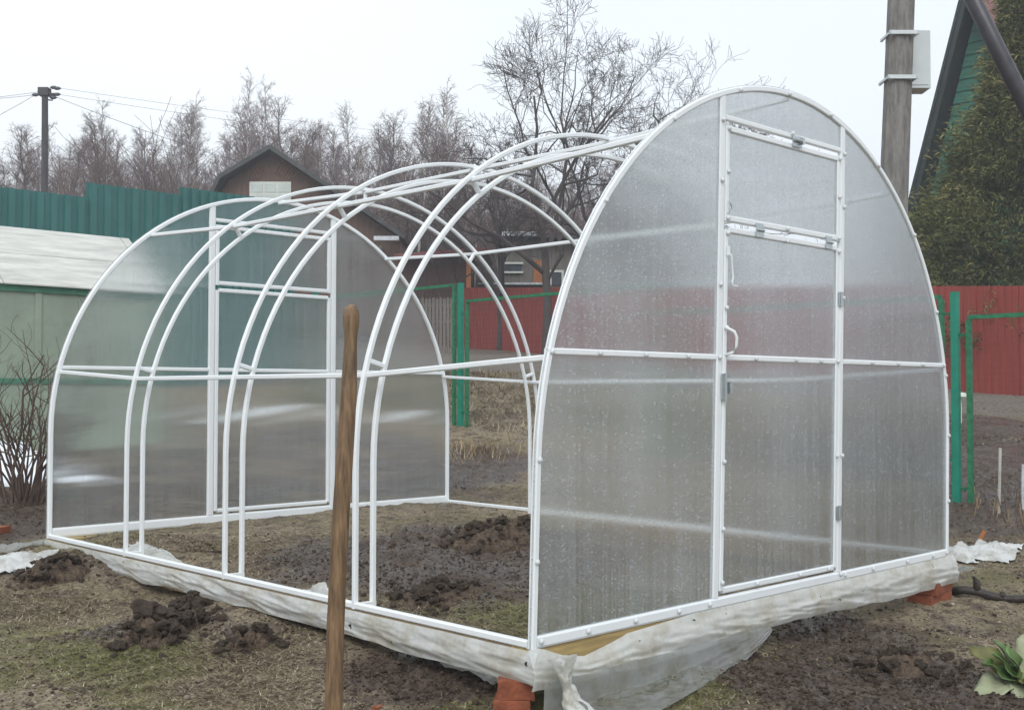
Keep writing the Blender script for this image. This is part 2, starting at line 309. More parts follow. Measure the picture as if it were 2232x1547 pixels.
M['leaf_olive'] = mat('olive_brown_leaf', (.13, .13, .035), .5, var=.4, vscale=14)

# ------------------------------------------------------------------ mesh helpers
class MB:
    def __init__(s): s.v = []; s.f = []
    def add(s, vs, fs):
        o = len(s.v); s.v.extend([tuple(map(float, p)) for p in vs]); s.f.extend([tuple(i + o for i in f) for f in fs]); return s
    def box(s, x0, x1, y0, y1, z0, z1):
        return s.add([(x0, y0, z0), (x1, y0, z0), (x1, y1, z0), (x0, y1, z0), (x0, y0, z1), (x1, y0, z1), (x1, y1, z1), (x0, y1, z1)],
                     [(0, 3, 2, 1), (4, 5, 6, 7), (0, 1, 5, 4), (1, 2, 6, 5), (2, 3, 7, 6), (3, 0, 4, 7)])
    def sweep(s, path, N, a, b, ch=.18, closed=False):
        """square tube with chamfered corners: half width a along N, half height b across"""
        P = [np.array(p, float) for p in path]; N = np.array(N, float); N /= np.linalg.norm(N); rings = []
        k = 1 - ch * 2
        prof = [(k, 1), (1, k), (1, -k), (k, -1), (-k, -1), (-1, -k), (-1, k), (-k, 1)]
        for i, p in enumerate(P):
            t = P[min(i + 1, len(P) - 1)] - P[max(i - 1, 0)]; t /= np.linalg.norm(t)
            n = N - t * (N @ t); n /= np.linalg.norm(n); u = np.cross(t, n)
            sc_ = 1.0
            if 0 < i < len(P) - 1:
                t1 = P[i + 1] - P[i]; t1 /= np.linalg.norm(t1); sc_ = 1 / max(.6, t1 @ t)
            rings.append([p + n * a * c + u * b * d * sc_ for c, d in prof])
        vs = [v for r in rings for v in r]; fs = []
        for i in range(len(P) - 1):
            for j in range(8): fs.append((i * 8 + j, i * 8 + (j + 1) % 8, (i + 1) * 8 + (j + 1) % 8, (i + 1) * 8 + j))
        fs.append(tuple(reversed(range(8)))); fs.append(tuple(range((len(P) - 1) * 8, len(P) * 8)))
        return s.add(vs, fs)
    def tube(s, path, radii, n=6, cap=True):
        P = [np.array(p, float) for p in path]
        if isinstance(radii, (int, float)): radii = [radii] * len(P)
        vs = []; fs = []
        for i, p in enumerate(P):
            t = P[min(i + 1, len(P) - 1)] - P[max(i - 1, 0)]; t = t / (np.linalg.norm(t) + 1e-9)
            h = np.array((0, 0, 1.)) if abs(t[2]) < .9 else np.array((1., 0, 0))
            a = np.cross(h, t); a /= np.linalg.norm(a); b = np.cross(t, a)
            for j in range(n):
                an = 2 * math.pi * j / n; vs.append(p + (a * math.cos(an) + b * math.sin(an)) * radii[i])
        for i in range(len(P) - 1):
            for j in range(n): fs.append((i * n + j, i * n + (j + 1) % n, (i + 1) * n + (j + 1) % n, (i + 1) * n + j))
        if cap: fs.append(tuple(reversed(range(n)))); fs.append(tuple(range((len(P) - 1) * n, len(P) * n)))
        return s.add(vs, fs)
    def prism(s, poly, f0, f1):
        """poly: 2D points, f0/f1 map a 2D point to the two 3D faces"""
        n = len(poly); vs = [f0(*p) for p in poly] + [f1(*p) for p in poly]
        fs = [tuple(range(n)), tuple(reversed(range(n, 2 * n)))] + [(i, n + i, n + (i + 1) % n, (i + 1) % n) for i in range(n)]
        return s.add(vs, fs)
    def build(s, name, material, parent=None, smooth=False, loc=None):
        me = bpy.data.meshes.new(name); me.from_pydata(s.v, [], s.f); me.validate(); 
        bm = bmesh.new(); bm.from_mesh(me); bmesh.ops.recalc_face_normals(bm, faces=bm.faces); bm.to_mesh(me); bm.free()
        return link(name, me, material, parent, smooth)
def link(name, me, material, parent=None, smooth=False):
    if material is not None and not me.materials: me.materials.append(M[material] if isinstance(material, str) else material)
    if smooth: me.polygons.foreach_set('use_smooth', np.ones(len(me.polygons), bool))
    o = bpy.data.objects.new(name, me); C.objects.link(o)
    if parent is not None:
        o.parent = parent; o.matrix_parent_inverse = Matrix.Translation(parent.location).inverted() if parent.type == 'EMPTY' and not parent.get('_local') else Matrix()
    return o
def npmesh(name, v, f, material, attr=None, parent=None, smooth=False):
    me = bpy.data.meshes.new(name); me.vertices.add(len(v)); me.vertices.foreach_set('co', np.ascontiguousarray(v, np.float32).ravel())
    nf, k = f.shape; me.loops.add(nf * k); me.loops.foreach_set('vertex_index', f.astype(np.int32).ravel())
    me.polygons.add(nf); me.polygons.foreach_set('loop_start', np.arange(0, nf * k, k, dtype=np.int32))
    me.update(calc_edges=True)
    for an, av in (attr or {}).items():
        at_ = me.attributes.new(an, 'FLOAT', 'POINT'); at_.data.foreach_set('value', np.ascontiguousarray(av, np.float32))
    return link(name, me, material, parent, smooth)
def tag(o, label, cat, group=None, kind=None):
    if label: o['label'] = label
    if cat: o['category'] = cat
    if group: o['group'] = group
    if kind: o['kind'] = kind
    return o
def thing(name, label, cat, loc, group=None, local=False, rz=0):
    o = bpy.data.objects.new(name, None); C.objects.link(o); o.location = tuple(map(float, loc)); o.rotation_euler.z = rz; o.empty_display_size = .1
    if local: o['_local'] = 1
    return tag(o, label, cat, group)
def structure(o): o['kind'] = 'structure'; return o
def copy_thing(root, loc, rz=0, scale=1.0, label=None, group=None, zs=None):
    r = root.copy(); C.objects.link(r); r.location = tuple(map(float, loc)); r.rotation_euler.z = rz; r.scale = (scale, scale, zs or scale)
    if label: r['label'] = label
    if group: r['group'] = group
    for ch in root.children:
        c = ch.copy(); C.objects.link(c); c.parent = r
        for g in ch.children:
            d = g.copy(); C.objects.link(d); d.parent = c
    return r

# ================================================================== GROUND
def axis(lo, hi, step, far, growth=1.13):
    mid = list(np.arange(lo, hi + 1e-6, step)); a = []; x = hi; s = step
    while x < far: s = min(s * growth, 12); x += s; a.append(x)
    b = []; x = lo; s = step
    while x > -far: s = min(s * growth, 12); x -= s; b.append(x)
    return np.array(b[::-1] + mid + a)
gx = axis(-1.6, 6.4, .022, 260); gy = axis(-2.6, 7.0, .024, 260)
GX, GY = np.meshgrid(gx, gy, indexing='ij'); nx, ny = GX.shape
GZ = H(GX, GY); MM = mud_mask(GX, GY)
# road strip of gravel beyond the wire fence
RD = np.clip((GX - 9.6 + .436 * (GY - 2)) / .6 + .8 * fbm(GX, GY, 3, 3), 0, 1) * np.clip((15.5 + .16 * (GY - 5) - GX) / .8, 0, 1)
idx = np.arange(nx * ny).reshape(nx, ny)
F = np.stack([idx[:-1, :-1], idx[1:, :-1], idx[1:, 1:], idx[:-1, 1:]], -1).reshape(-1, 4)
g = npmesh('ground', np.stack([GX, GY, GZ], -1).reshape(-1, 3), F, 'ground', {'mud': MM.ravel(), 'gravel': RD.ravel()}, smooth=True)
structure(g)

def in_view_points(n, fn):
    """random ground points, denser near the camera"""
    out = []
    while sum(map(len, out)) < n:
        px = rng.uniform(-60, 2290, n); v = rng.uniform(0, 1, n); py = 1560 - v ** 1.0 * 560
        d = FW[None] + RT[None] * ((px - IW / 2) / FPX)[:, None] - UP[None] * ((py - IH / 2) / FPX)[:, None]
        t = (-.2 - CAM[2]) / d[:, 2]
        for _ in range(8):
            P = CAM + d * t[:, None]; t = t + (H0(P[:, 0], P[:, 1]) - P[:, 2]) / d[:, 2] * .9
        P = CAM + d * t[:, None]; ok = (t > 1.5) & (t < 16) & (rng.uniform(0, 1, n) < fn(P[:, 0], P[:, 1])); out.append(P[ok])
    return np.concatenate(out)[:n]
# matted dead grass: thin blades lying flat, one object
P = in_view_points(150000, lambda x, y: np.clip(1.05 - mud_mask(x, y), .05, 1) * np.clip(.35 + 1.4 * fbm(x * 1.7, y * 1.7, 71, 4), .05, 1))
n = len(P); an = rng.uniform(0, 2 * np.pi, n); ln = rng.uniform(.012, .045, n); wd = rng.uniform(.0009, .0022, n); lift = rng.uniform(.0, .35, n) * ln
zb = H(P[:, 0], P[:, 1]); dx, dy = np.cos(an), np.sin(an)
v0 = np.stack([P[:, 0] - dy * wd, P[:, 1] + dx * wd, zb + .001], -1); v1 = np.stack([P[:, 0] + dy * wd, P[:, 1] - dx * wd, zb + .001], -1)
v2 = np.stack([P[:, 0] + dx * ln, P[:, 1] + dy * ln, zb + .002 + lift], -1)
green = (fbm(P[:, 0] * 1.1, P[:, 1] * 1.1, 71, 4) + rng.normal(0, .12, n)) > .20
rv = np.where(green, rng.uniform(.78, 1, n), rng.uniform(0, .76, n))
o = npmesh('dead_grass', np.stack([v0, v1, v2], 1).reshape(-1, 3), np.arange(3 * n).reshape(-1, 3), 'grass', {'rnd': np.repeat(rv, 3)})
tag(o, 'matted dead grass and moss over the garden soil', 'grass', kind='stuff')
# soil crumbs
P = in_view_points(48000, lambda x, y: np.clip(mud_mask(x, y) * .8 + .30, 0, 1)); n = len(P)
bmx = bmesh.new(); bmesh.ops.create_icosphere(bmx, subdivisions=1, radius=1); bv = np.array([v.co[:] for v in bmx.verts]); bf = np.array([[v.index for v in f.verts] for f in bmx.faces]); bmx.free()
sz = np.exp(rng.normal(-5.75, .5, n)); sz = np.clip(sz, .0015, .016); q = bv[None] * (1 + rng.uniform(-.35, .35, (n, len(bv), 1))) * sz[:, None, None] * np.array((1.2, 1, .7))[None, None]
ca, sa = np.cos(an := rng.uniform(0, 6.28, n)), np.sin(an)
q = np.stack([q[..., 0] * ca[:, None] - q[..., 1] * sa[:, None], q[..., 0] * sa[:, None] + q[..., 1] * ca[:, None], q[..., 2]], -1)
q += np.stack([P[:, 0], P[:, 1], H(P[:, 0], P[:, 1]) + sz * .15], -1)[:, None]
ff = (bf[None] + (np.arange(n) * len(bv))[:, None, None]).reshape(-1, 3)
o = npmesh('soil_crumbs', q.reshape(-1, 3), ff, 'crumb', {'rnd': np.repeat(rng.uniform(0, 1, n) * (1 - .42 * mud_mask(P[:, 0], P[:, 1])), len(bv))})
tag(o, 'loose dark soil crumbs and small stones on the mud', 'soil', kind='stuff')

from mathutils import noise as mnoise
CLODS = []
for k in range(6):
    bm = bmesh.new(); bmesh.ops.create_icosphere(bm, subdivisions=3, radius=1)
    for v in bm.verts:
        q = v.co * 1.5 + Vector((k * 7.1, 0, 0)); v.co *= 1 + .55 * mnoise.noise(q) + .30 * mnoise.noise(q * 2.7) + .18 * mnoise.noise(q * 6)
    me_ = bpy.data.meshes.new('clod'); bm.to_mesh(me_); bm.free(); me_.materials.append(M['heap']); CLODS.append(me_)
def heap(px, py, wx, wy, hh, label, seed, rot=0.0):
    c = ground(px, py); N = 84; u = np.linspace(-1, 1, N); U, V = np.meshgrid(u, u, indexing='ij')
    ca, sa = math.cos(rot), math.sin(rot); rg = np.random.default_rng(seed)
    X = c[0] + (U * ca * wx - V * sa * wy); Y = c[1] + (U * sa * wx + V * ca * wy)
    Z = 0 * U - .6; wu = U + .12 * fbm(U * 4, V * 4, seed, 3); wv = V + .12 * fbm(U * 4 + 7, V * 4, seed + 1, 3)
    for k in range(70):                                         # overlapping rounded clods
        a_ = rg.uniform(0, 6.28); rr = .85 * rg.uniform(0, 1) ** .6; r_ = rg.uniform(.07, .24) * (1.15 - .5 * rr); hb = (1 - rr * rr) * rg.uniform(.2, .75) - .1
        q = 1 - ((wu - rr * math.cos(a_)) ** 2 + (wv - rr * math.sin(a_)) ** 2) / (r_ * r_)
        Z = np.maximum(Z, np.where(q > 0, hb + .45 * np.sqrt(np.maximum(q, 0)) * r_ / .3 - .15, -.6))
    Z = H(X, Y) + hh * Z + hh * .16 * fbm(U * 9, V * 9, seed + 9, 5, .7)
    i = np.arange(N * N).reshape(N, N); f = np.stack([i[:-1, :-1], i[1:, :-1], i[1:, 1:], i[:-1, 1:]], -1).reshape(-1, 4)
    o = npmesh('soil_heap', np.stack([X, Y, Z], -1).reshape(-1, 3), f, 'heap', smooth=True)
    for k in range(int(28 + 160 * wx)):
        a_ = rg.uniform(0, 6.28); rr = rg.uniform(.2, 1.5); cx_ = c[0] + rr * (math.cos(a_) * wx * ca - math.sin(a_) * wy * sa); cy_ = c[1] + rr * (math.cos(a_) * wx * sa + math.sin(a_) * wy * ca)
        k_ = o.copy(); k_.data = CLODS[int(rg.integers(0, 6))]; k_.name = 'clod'; C.objects.link(k_); k_.parent = o; s_ = math.exp(rg.normal(-4.25, .5)) * (1.1 if rr < 1 else .75)
        zz = float(H(np.array(cx_), np.array(cy_))) + (hh * max(0, 1 - rr * rr) * .75 if rr < 1 else 0); k_.location = (cx_, cy_, zz + s_ * .2); k_.scale = (s_, s_ * rg.uniform(.7, 1), s_ * rg.uniform(.5, .8)); k_.rotation_euler = (rg.uniform(-.5, .5), rg.uniform(-.5, .5), a_)
        for key in ('label', 'category', 'kind'):
            if key in k_: del k_[key]
    return tag(o, label, 'soil heap')
heap(115, 1262, .20, .16, .10, 'dark soil heap at the film-wrapped corner beside the currant bush', 3)
heap(350, 1385, .26, .15, .13, 'large dark clod heap outside the long open side of the greenhouse', 8, .5)
heap(410, 1330, .09, .07, .09, 'small mossy clod touching the film below the long rail', 14)
heap(548, 1412, .11, .08, .10, 'small grassy clod in front of the film, near the wooden handle', 19)
heap(1085, 1178, .42, .30, .13, 'dug-over soil mound inside the greenhouse by its far rail', 25, .3)
heap(950, 1300, .30, .2, .04, 'low dark soil patch inside the open greenhouse frame', 37, .2)
heap(1960, 1455, .22, .16, .045, 'low lumpy soil mound on the mud by the leafy plant', 44)

# ================================================================== GREENHOUSE
gh = thing('greenhouse', 'white arched greenhouse frame with polycarbonate end walls, sides still open', 'greenhouse', (1.5, L / 2, 0))
SH = .035
def arc(leg, r=1.5, cx=1.5, n=56, base=0.0):
    pts = [(cx - r, base), (cx - r, leg * .5)]
    for i in range(n + 1):
        a = math.pi * (1 - i / n); pts.append((cx + r * math.cos(a), leg + r * math.sin(a)))
    return pts + [(cx + r, leg * .5), (cx + r, base)]
def arc_z(x, leg, r=1.5): return leg + math.sqrt(max(0, r * r - (x - 1.5) ** 2))
FL, BL, TL = .605, .60, .555                     # leg heights of front, back and truss arches
T = .0125
def fs(x, y, z): return (x + SH * z, y, z)       # the front gable leans a little
a1 = MB().sweep([fs(x, .0125, z) for x, z in arc(FL, 1.4875)], (0, 1, 0), T, T); a1.build('end_arch', 'white', gh)
MB().sweep([(x, L - .0125, z) for x, z in arc(BL, 1.4875)], (0, 1, 0), T, T).build('end_arch', 'white', gh)
for k in (1, 2, 3):
    yk = L * k / 4
    ta = MB().sweep([(x, yk, z) for x, z in arc(TL, 1.49)], (0, 1, 0), .0105, .0105).build('truss_arch', 'white', gh)
    MB().sweep([(x, yk, z) for x, z in arc(TL - .004, 1.405)], (0, 1, 0), .0105, .0105).build('inner_arch', 'white', ta)
    for ang in (164.5, 127, 90, 53, 15.5):
        a = math.radians(ang); p0 = (1.5 + 1.40 * math.cos(a), yk, TL + 1.40 * math.sin(a)); p1 = (1.5 + 1.49 * math.cos(a), yk, TL + 1.49 * math.sin(a))
        MB().sweep([p0, p1], (0, 1, 0), .010, .010).build('spacer', 'white', ta)
    for s in (0, 1):
        x0, x1 = (0.012, .105) if s == 0 else (2.895, 2.988)
        MB().box(x0, x1, yk - .0095, yk + .0095, .0005, .019).build('foot', 'white', ta)
def purlin(ang, half=.0105):
    a = math.radians(ang); pts = []
    for yy, leg, sh in ((.026, FL, 1), (L * .25, TL, 0), (L * .5, TL, 0), (L * .75, TL, 0), (L - .026, BL, 0)):
        x = 1.5 + 1.478 * math.cos(a); z = leg + 1.478 * math.sin(a) + (-.005); pts.append((x + (SH * z if sh else 0), yy, z))
    pu = MB().sweep(pts, (0, 0, 1) if abs(math.cos(a)) > .2 else (1, 0, 0), half, half).build('purlin', 'white', gh)
    for x, yy, z in pts[1:4]:
        MB().tube([(x, yy, z), (x + .017 * math.cos(a), yy, z + .017 * math.sin(a)), (x + .021 * math.cos(a), yy, z + .021 * math.sin(a))], [.008, .008, .004], 8).build('bolt', 'galv', pu)
for ang in (166.5, 127, 90, 53, 13.5): purlin(ang)
# bottom rails
MB().sweep([(.0125, .026, .0125), (.0125, L - .026, .0125)], (0, 0, 1), .0125, .0125).build('bottom_rail', 'white', gh)
MB().sweep([(2.9875, .026, .0125), (2.9875, L - .026, .0125)], (0, 0, 1), .0125, .0125).build('bottom_rail', 'white', gh)
MB().sweep([(.026, .0115, .020), (2.974, .0115, .020)], (0, 0, 1), .020, .0105).build('bottom_rail', 'white', gh)
MB().sweep([(.026, L - .0115, .028), (2.974, L - .0115, .028)], (0, 0, 1), .028, .0105).build('bottom_rail', 'white', gh)

def gable(Y, sgn, leg, sh, front):
    """sgn: direction of the outside along y; frame bars sit inside, sheets outside"""
    def P(x, y, z): return (x + sh * z, Y + y, z)
    yi = (-sgn) * .0125                                       # frame centre, inside of the wall plane
    def bar(p, q, hw, name, par, dy=0.0, hd=.0105):
        d = np.array(q) - np.array(p); N = (1, 0, 0) if abs(d[1]) > abs(d[0]) else (0, 0, 1)
        mb = MB().sweep([P(p[0], yi + dy, p[1]), P(q[0], yi + dy, q[1])], N, hw, hd)
        return mb.build(name, 'white', par)
    XL, XR = (1.005, 1.925) if front else (1.018, 1.945)
    for xc in (XL, XR): bar((xc, .04 if front else .056), (xc, arc_z(xc, leg) - .008), .020, 'post', gh)
    zM = .966
    bar((.045, zM), (XL - .021, zM), .0115, 'cross_bar', gh); bar((XR + .021, zM), (2.955, zM), .0115, 'cross_bar', gh)
    bar((XL + .021, 1.915), (XR - .021, 1.915), .011, 'header_bar', gh)
    D0, D1 = XL + .021 + .0145, XR - .021 - .0145              # centre lines of the door's uprights
    zb, zt = .064 if front else .080, 1.470
    dr = bar((D0, zb), (D0, zt), .0125, 'door', gh)
    bar((D1, zb), (D1, zt), .0125, 'upright', dr)
    for z in (zb, zM, zt): bar((D0 + .013, z), (D1 - .013, z), .0125, 'rail', dr)
    vn = bar((D0, 1.503), (D0, 1.885), .0125, 'vent_window', gh)
    bar((D1, 1.503), (D1, 1.885), .0125, 'upright', vn)
    for z in (1.5155, 1.8725): bar((D0 + .013, z), (D1 - .013, z), .0125, 'rail', vn)
    # sheets on the outside
    ya, yb = (.006, .0105) if front else (sgn * .0012, sgn * .0055)
    ys = sgn * .0015 if front else yb
    pm = 'poly_wet' if front else 'poly'
    def sheet(poly, par, name='panel', off=0.0):
        mb = MB().prism(poly, lambda x, z: P(x, ya, z), lambda x, z: P(x, yb, z)); return mb.build(name, pm, par)
    R = 1.503
    def arcpts(xa, xb, n=40): return [(xa + (xb - xa) * i / n, arc_z(xa + (xb - xa) * i / n, leg, R)) for i in range(n + 1)]
    def arcang(a0, a1, n=40): return [(1.5 + R * math.cos(math.radians(a0 + (a1 - a0) * i / n)), leg + R * math.sin(math.radians(a0 + (a1 - a0) * i / n))) for i in range(n + 1)]
    aL = math.degrees(math.acos((XL + .004 - 1.5) / R)); aR = math.degrees(math.acos((XR - .004 - 1.5) / R))
    sheet([(XL + .004, .003), (-.003, .003)] + arcang(180, aL), gh)
    sheet([(XR - .004, .003)] + arcang(aR, 0) + [(3.003, .003)], gh)
    sheet([(XL + .008, 1.905)] + arcang(aL - .15, aR + .15, 24) + [(XR - .008, 1.905)], gh)
    sheet([(D0 - .010, zb - .012), (D1 + .010, zb - .012), (D1 + .010, zt + .012), (D0 - .010, zt + .012)], dr)
    sheet([(D0 - .010, 1.505), (D1 + .010, 1.505), (D1 + .010, 1.884), (D0 - .010, 1.884)], vn)
    # dome screws
    me = bpy.data.meshes.get('screw')
    if me is None:
        mb = MB(); rings = [(.0, .0105), (.0035, .0100), (.0065, .0070)]; vs = []; fcs = []
        for yy, rr in rings:
            for j in range(10): vs.append((rr * math.cos(j * .6283), yy, rr * math.sin(j * .6283)))
        vs.append((0, .0085, 0))
        for i in range(2):
            for j in range(10): fcs.append((i * 10 + j, i * 10 + (j + 1) % 10, (i + 1) * 10 + (j + 1) % 10, (i + 1) * 10 + j))
        for j in range(10): fcs.append((20 + j, 20 + (j + 1) % 10, 30))
        mb.add(vs, fcs); me = bpy.data.meshes.new('screw'); me.from_pydata(mb.v, [], mb.f); me.materials.append(M['washer'])
    def screw(x, z, par):
        p = P(x, ys, z); o = bpy.data.objects.new('screw', me); C.objects.link(o); o.parent = par
        o.matrix_parent_inverse = Matrix.Translation(gh.location).inverted() if par is gh else Matrix.Translation((0, 0, 0))
        o.location = p; o.scale = (.95, sgn * 1.1, .95)
    for z in (.28, .61): 
        screw(.012, z, gh); screw(2.988, z, gh)
    for a in (166, 143, 123, 105, 91, 78, 60, 42, 25, 12): screw(1.5 + 1.485 * math.cos(math.radians(a)), leg + 1.485 * math.sin(math.radians(a)), gh)
    for x in (.04, .27, .52, .77, .96, 1.97, 2.22, 2.55, 2.82, 2.97): screw(x, .022 if front else .03, gh)
    for x in (.06, .3, .55, .8, 2.2, 2.45, 2.7, 2.93): screw(x, zM, gh)
    for xc in (XL - .006, XR + .006):
        for z in (1.25, 1.66, 1.90): screw(xc, z, gh)
    screw(XL - .004, .966, gh); screw(XR + .008, .55, gh); screw(XR + .006, .03, gh)
    for z in (.095, .30, .56, 1.16, 1.455): screw(D0, z, dr)
    for z in (.55, .966, 1.455): screw(D1, z, dr)
    for x in (1.28, 1.6, 1.83): screw(x, zb, dr)
    for x in (1.25, 1.55, 1.75): screw(x, zM, dr)
    screw(1.47, 1.462, dr)
    for z in (1.515, 1.70, 1.872): screw(D0, z, vn)
    for z in (1.515, 1.70, 1.872): screw(D1, z, vn)
    screw(1.47, 1.515, vn); screw(1.50, 1.925, gh)
    if not front:
        return
    def hinge(x, z, vert, par):
        mb = MB(); y0 = Y + ys
        w, h = (.014, .036) if vert else (.030, .030)
        c = P(x, 0, z)
        if vert: 
            for dx in (-.012, .012): mb.box(c[0] + dx - .008, c[0] + dx + .008, y0 - .003, y0 + .0, z - .03, z + .03)
            mb.tube([(c[0], y0 - .005, z - .032), (c[0], y0 - .005, z + .032)], .005, 8)
        else:
            for dz in (-.016, .016): mb.box(c[0] - .026, c[0] + .026, y0 - .003, y0, z + dz - .012, z + dz + .012)
            mb.tube([(c[0] - .028, y0 - .005, z), (c[0] + .028, y0 - .005, z)], .005, 8)
        mb.build('hinge', 'galv', par)
    hinge(XR - .018, 1.245, True, dr); hinge(XR - .018, .30, True, dr); hinge(1.26, 1.4875, False, vn); hinge(1.80, 1.4875, False, vn)
    # vent catch at the top bar
    c = P(1.53, 0, 1.895); y0 = Y + ys
    MB().box(c[0] - .034, c[0] + .034, y0 - .005, y0, c[2] - .024, c[2] + .024).tube([(c[0] - .03, y0 - .012, c[2] + .002), (c[0] + .03, y0 - .012, c[2] + .002)], .007, 8).box(c[0] + .016, c[0] + .03, y0 - .022, y0 - .004, c[2] - .012, c[2] + .016).build('catch', 'galv', vn)
    # hook hanging from an eye on the door upright, eyes on the vent
    c = P(D0 + .002, 0, 1.385)
    MB().box(c[0] - .010, c[0] + .010, y0 - .004, y0, c[2] - .02, c[2] + .02).tube([(c[0], y0 - .004, c[2] - .012), (c[0] + .004, y0 - .014, c[2] - .016), (c[0] + .012, y0 - .012, c[2] - .06), (c[0] + .018, y0 - .012, c[2] - .105), (c[0] + .010, y0 - .012, c[2] - .125), (c[0] + .020, y0 - .014, c[2] - .138), (c[0] + .042, y0 - .014, c[2] - .136)], .0032, 6).build('hook', 'white', dr)
    c = P(D0 + .002, 0, 1.555)
    MB().tube([(c[0] + .006, y0, c[2] + .028), (c[0] - .004, y0 - .012, c[2] + .016), (c[0] + .006, y0 - .012, c[2]), (c[0] - .004, y0, c[2] - .02)], .0035, 6).build('hook', 'galv', vn)
    # D handle
    c = P(D0 + .004, 0, 1.022); hp = [(-.004, .002, .058), (-.002, -.010, .056), (.014, -.026, .045), (.021, -.032, .022), (.020, -.032, -.016), (.009, -.022, -.036), (-.002, .002, -.046)]
    MB().tube([(c[0] + a_, y0 + b_, c[2] + c_) for a_, b_, c_ in hp], .006, 8).tube([(c[0] - .004, y0 + .001, c[2] + .060), (c[0] - .004, y0 - .008, c[2] + .060)], .010, 10).build('handle', 'white', dr, True)
    # slide bolt
    c = P(XL + .026, 0, .85)
    MB().box(c[0] - .020, c[0] + .012, y0 - .006, y0, c[2] - .048, c[2] + .052).box(c[0] - .012, c[0] + .002, y0 - .014, y0 - .005, c[2] - .05, c[2] + .045).tube([(c[0] - .004, y0 - .012, c[2] - .056), (c[0] - .004, y0 - .012, c[2] + .056)], .0055, 8).box(c[0] + .018, c[0] + .034, y0 - .016, y0, c[2] - .024, c[2] + .020).build('slide_bolt', 'galv', dr)
gable(0.0, -1, FL, SH, True)
gable(L, 1, BL, 0.0, False)

# ------------------------------------------------------------------ timber base under the rails
def beam(x0, x1, y0, y1, z0, z1, material, label):
    o = MB().box(x0, x1, y0, y1, z0, z1).build('foundation_beam', material); return tag(o, label, 'timber beam', 'timber beams under the greenhouse')
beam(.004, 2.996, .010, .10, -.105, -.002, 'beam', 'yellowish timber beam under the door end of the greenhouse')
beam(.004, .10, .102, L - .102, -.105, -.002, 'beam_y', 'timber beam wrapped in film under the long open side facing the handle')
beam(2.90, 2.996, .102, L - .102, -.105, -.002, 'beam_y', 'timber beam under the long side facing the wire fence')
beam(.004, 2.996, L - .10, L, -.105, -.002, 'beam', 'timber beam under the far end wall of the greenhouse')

def grid_obj(name, fn, nu, nv, material, label, cat, group=None, thick=0):
    u = np.linspace(0, 1, nu); v = np.linspace(0, 1, nv); U, V = np.meshgrid(u, v, indexing='ij'); X, Y, Z = fn(U, V)
    i = np.arange(nu * nv).reshape(nu, nv); f = np.stack([i[:-1, :-1], i[1:, :-1], i[1:, 1:], i[:-1, 1:]], -1).reshape(-1, 4)
    o = npmesh(name, np.stack([X, Y, Z], -1).reshape(-1, 3), f, material, smooth=True)
    return tag(o, label, cat, group)
def film_left(U, V):
    y = U * (L + .03) - .03; wr = fbm(y * 5, V * 3, 51, 4, .6) * .5 + 1.1 * (.35 - np.abs(fbm(y * 3.2 + V * 1.7, V * 1.2 - y * .8, 52, 3, .6)) * 1.6)
    top = -.004; bot = -.105 - .02 * fbm(y * 2.2, 0 * y, 53, 3)
    z = top + (bot - top) * V; x = -.006 - .011 * np.sin(V * np.pi * .9) * (1.2 + .7 * wr) - .004 * wr - .015 * V * np.maximum(0, fbm(y * 1.6, V, 57, 2))
    x = np.minimum(x, -.003)
    return x, y, z
grid_obj('film_wrap', film_left, 420, 22, 'film', 'milky plastic film wrapping the beam under the long open side', 'plastic film', 'films wrapped round the beams')
def film_front(U, V):
    x = -.028 + U * 3.06; wr = fbm(x * 5, V * 3, 61, 4, .6) * .5 + 1.1 * (.35 - np.abs(fbm(x * 2.6 - V * 2.2, V * 1.2 + x * 1.1, 62, 3, .6)) * 1.6)
    slip = .042 * np.clip(1 - np.abs((x - .24) / .22), 0, 1) ** .8 + .018 * np.clip((.85 - x) / .4, 0, 1) * np.clip((x - .05) / .1, 0, 1)      # film slipped down, bare wood shows
    top = .005 - slip; bot = -.125 + .012 * wr - .01 * np.sin(x * 3)
    z = top + (bot - top) * V; y = -.008 - .019 * np.sin(V * np.pi * .85) * (1.1 + .6 * wr) - .008 * V
    return x, np.minimum(y, -.003), z
grid_obj('film_wrap', film_front, 420, 22, 'film', 'milky plastic film wrapping the beam under the door end', 'plastic film', 'films wrapped round the beams')
def film_flap(U, V):
    x0 = .02 + U * 1.30; wr = fbm(x0 * 4, V * 3, 67, 4, .6); Ln = .40 * (1 - U) ** .8 + .02
    out = Ln * V; drop = np.minimum(out, .105 + 0 * out); flat = out - drop
    y = -.036 - .25 * drop - flat * .95 - .012 * wr * V; x = x0 - .12 * V * (1 - U) + .02 * wr * V
    z = -.105 - drop * .9 + .010 * wr * V
    zg = H(x, y) + .006 + .01 * np.abs(wr)
    return x, y, np.maximum(z, zg)
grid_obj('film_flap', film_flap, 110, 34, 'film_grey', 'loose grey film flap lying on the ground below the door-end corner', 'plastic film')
def film_knot(U, V):
    a = U * 5.2 - .9; tw = .35 + .65 * np.abs(V - .45) * 1.6; wr = fbm(U * 6, V * 5, 69, 4, .6)
    r = .055 * tw * (1 + .35 * np.sin(a * 3 + V * 4) + .5 * wr)
    x = .06 + r * np.cos(a) + .05 * V; y = -.045 - np.abs(r * np.sin(a)) * 1.1 - .05 * V; z = -.02 - .215 * V + .012 * wr
    return x, y, np.maximum(z, H(x, y) + .004)
grid_obj('film_bunch', film_knot, 60, 40, 'film', 'crumpled bunch of white film tied at the door-end corner above bricks', 'plastic film')
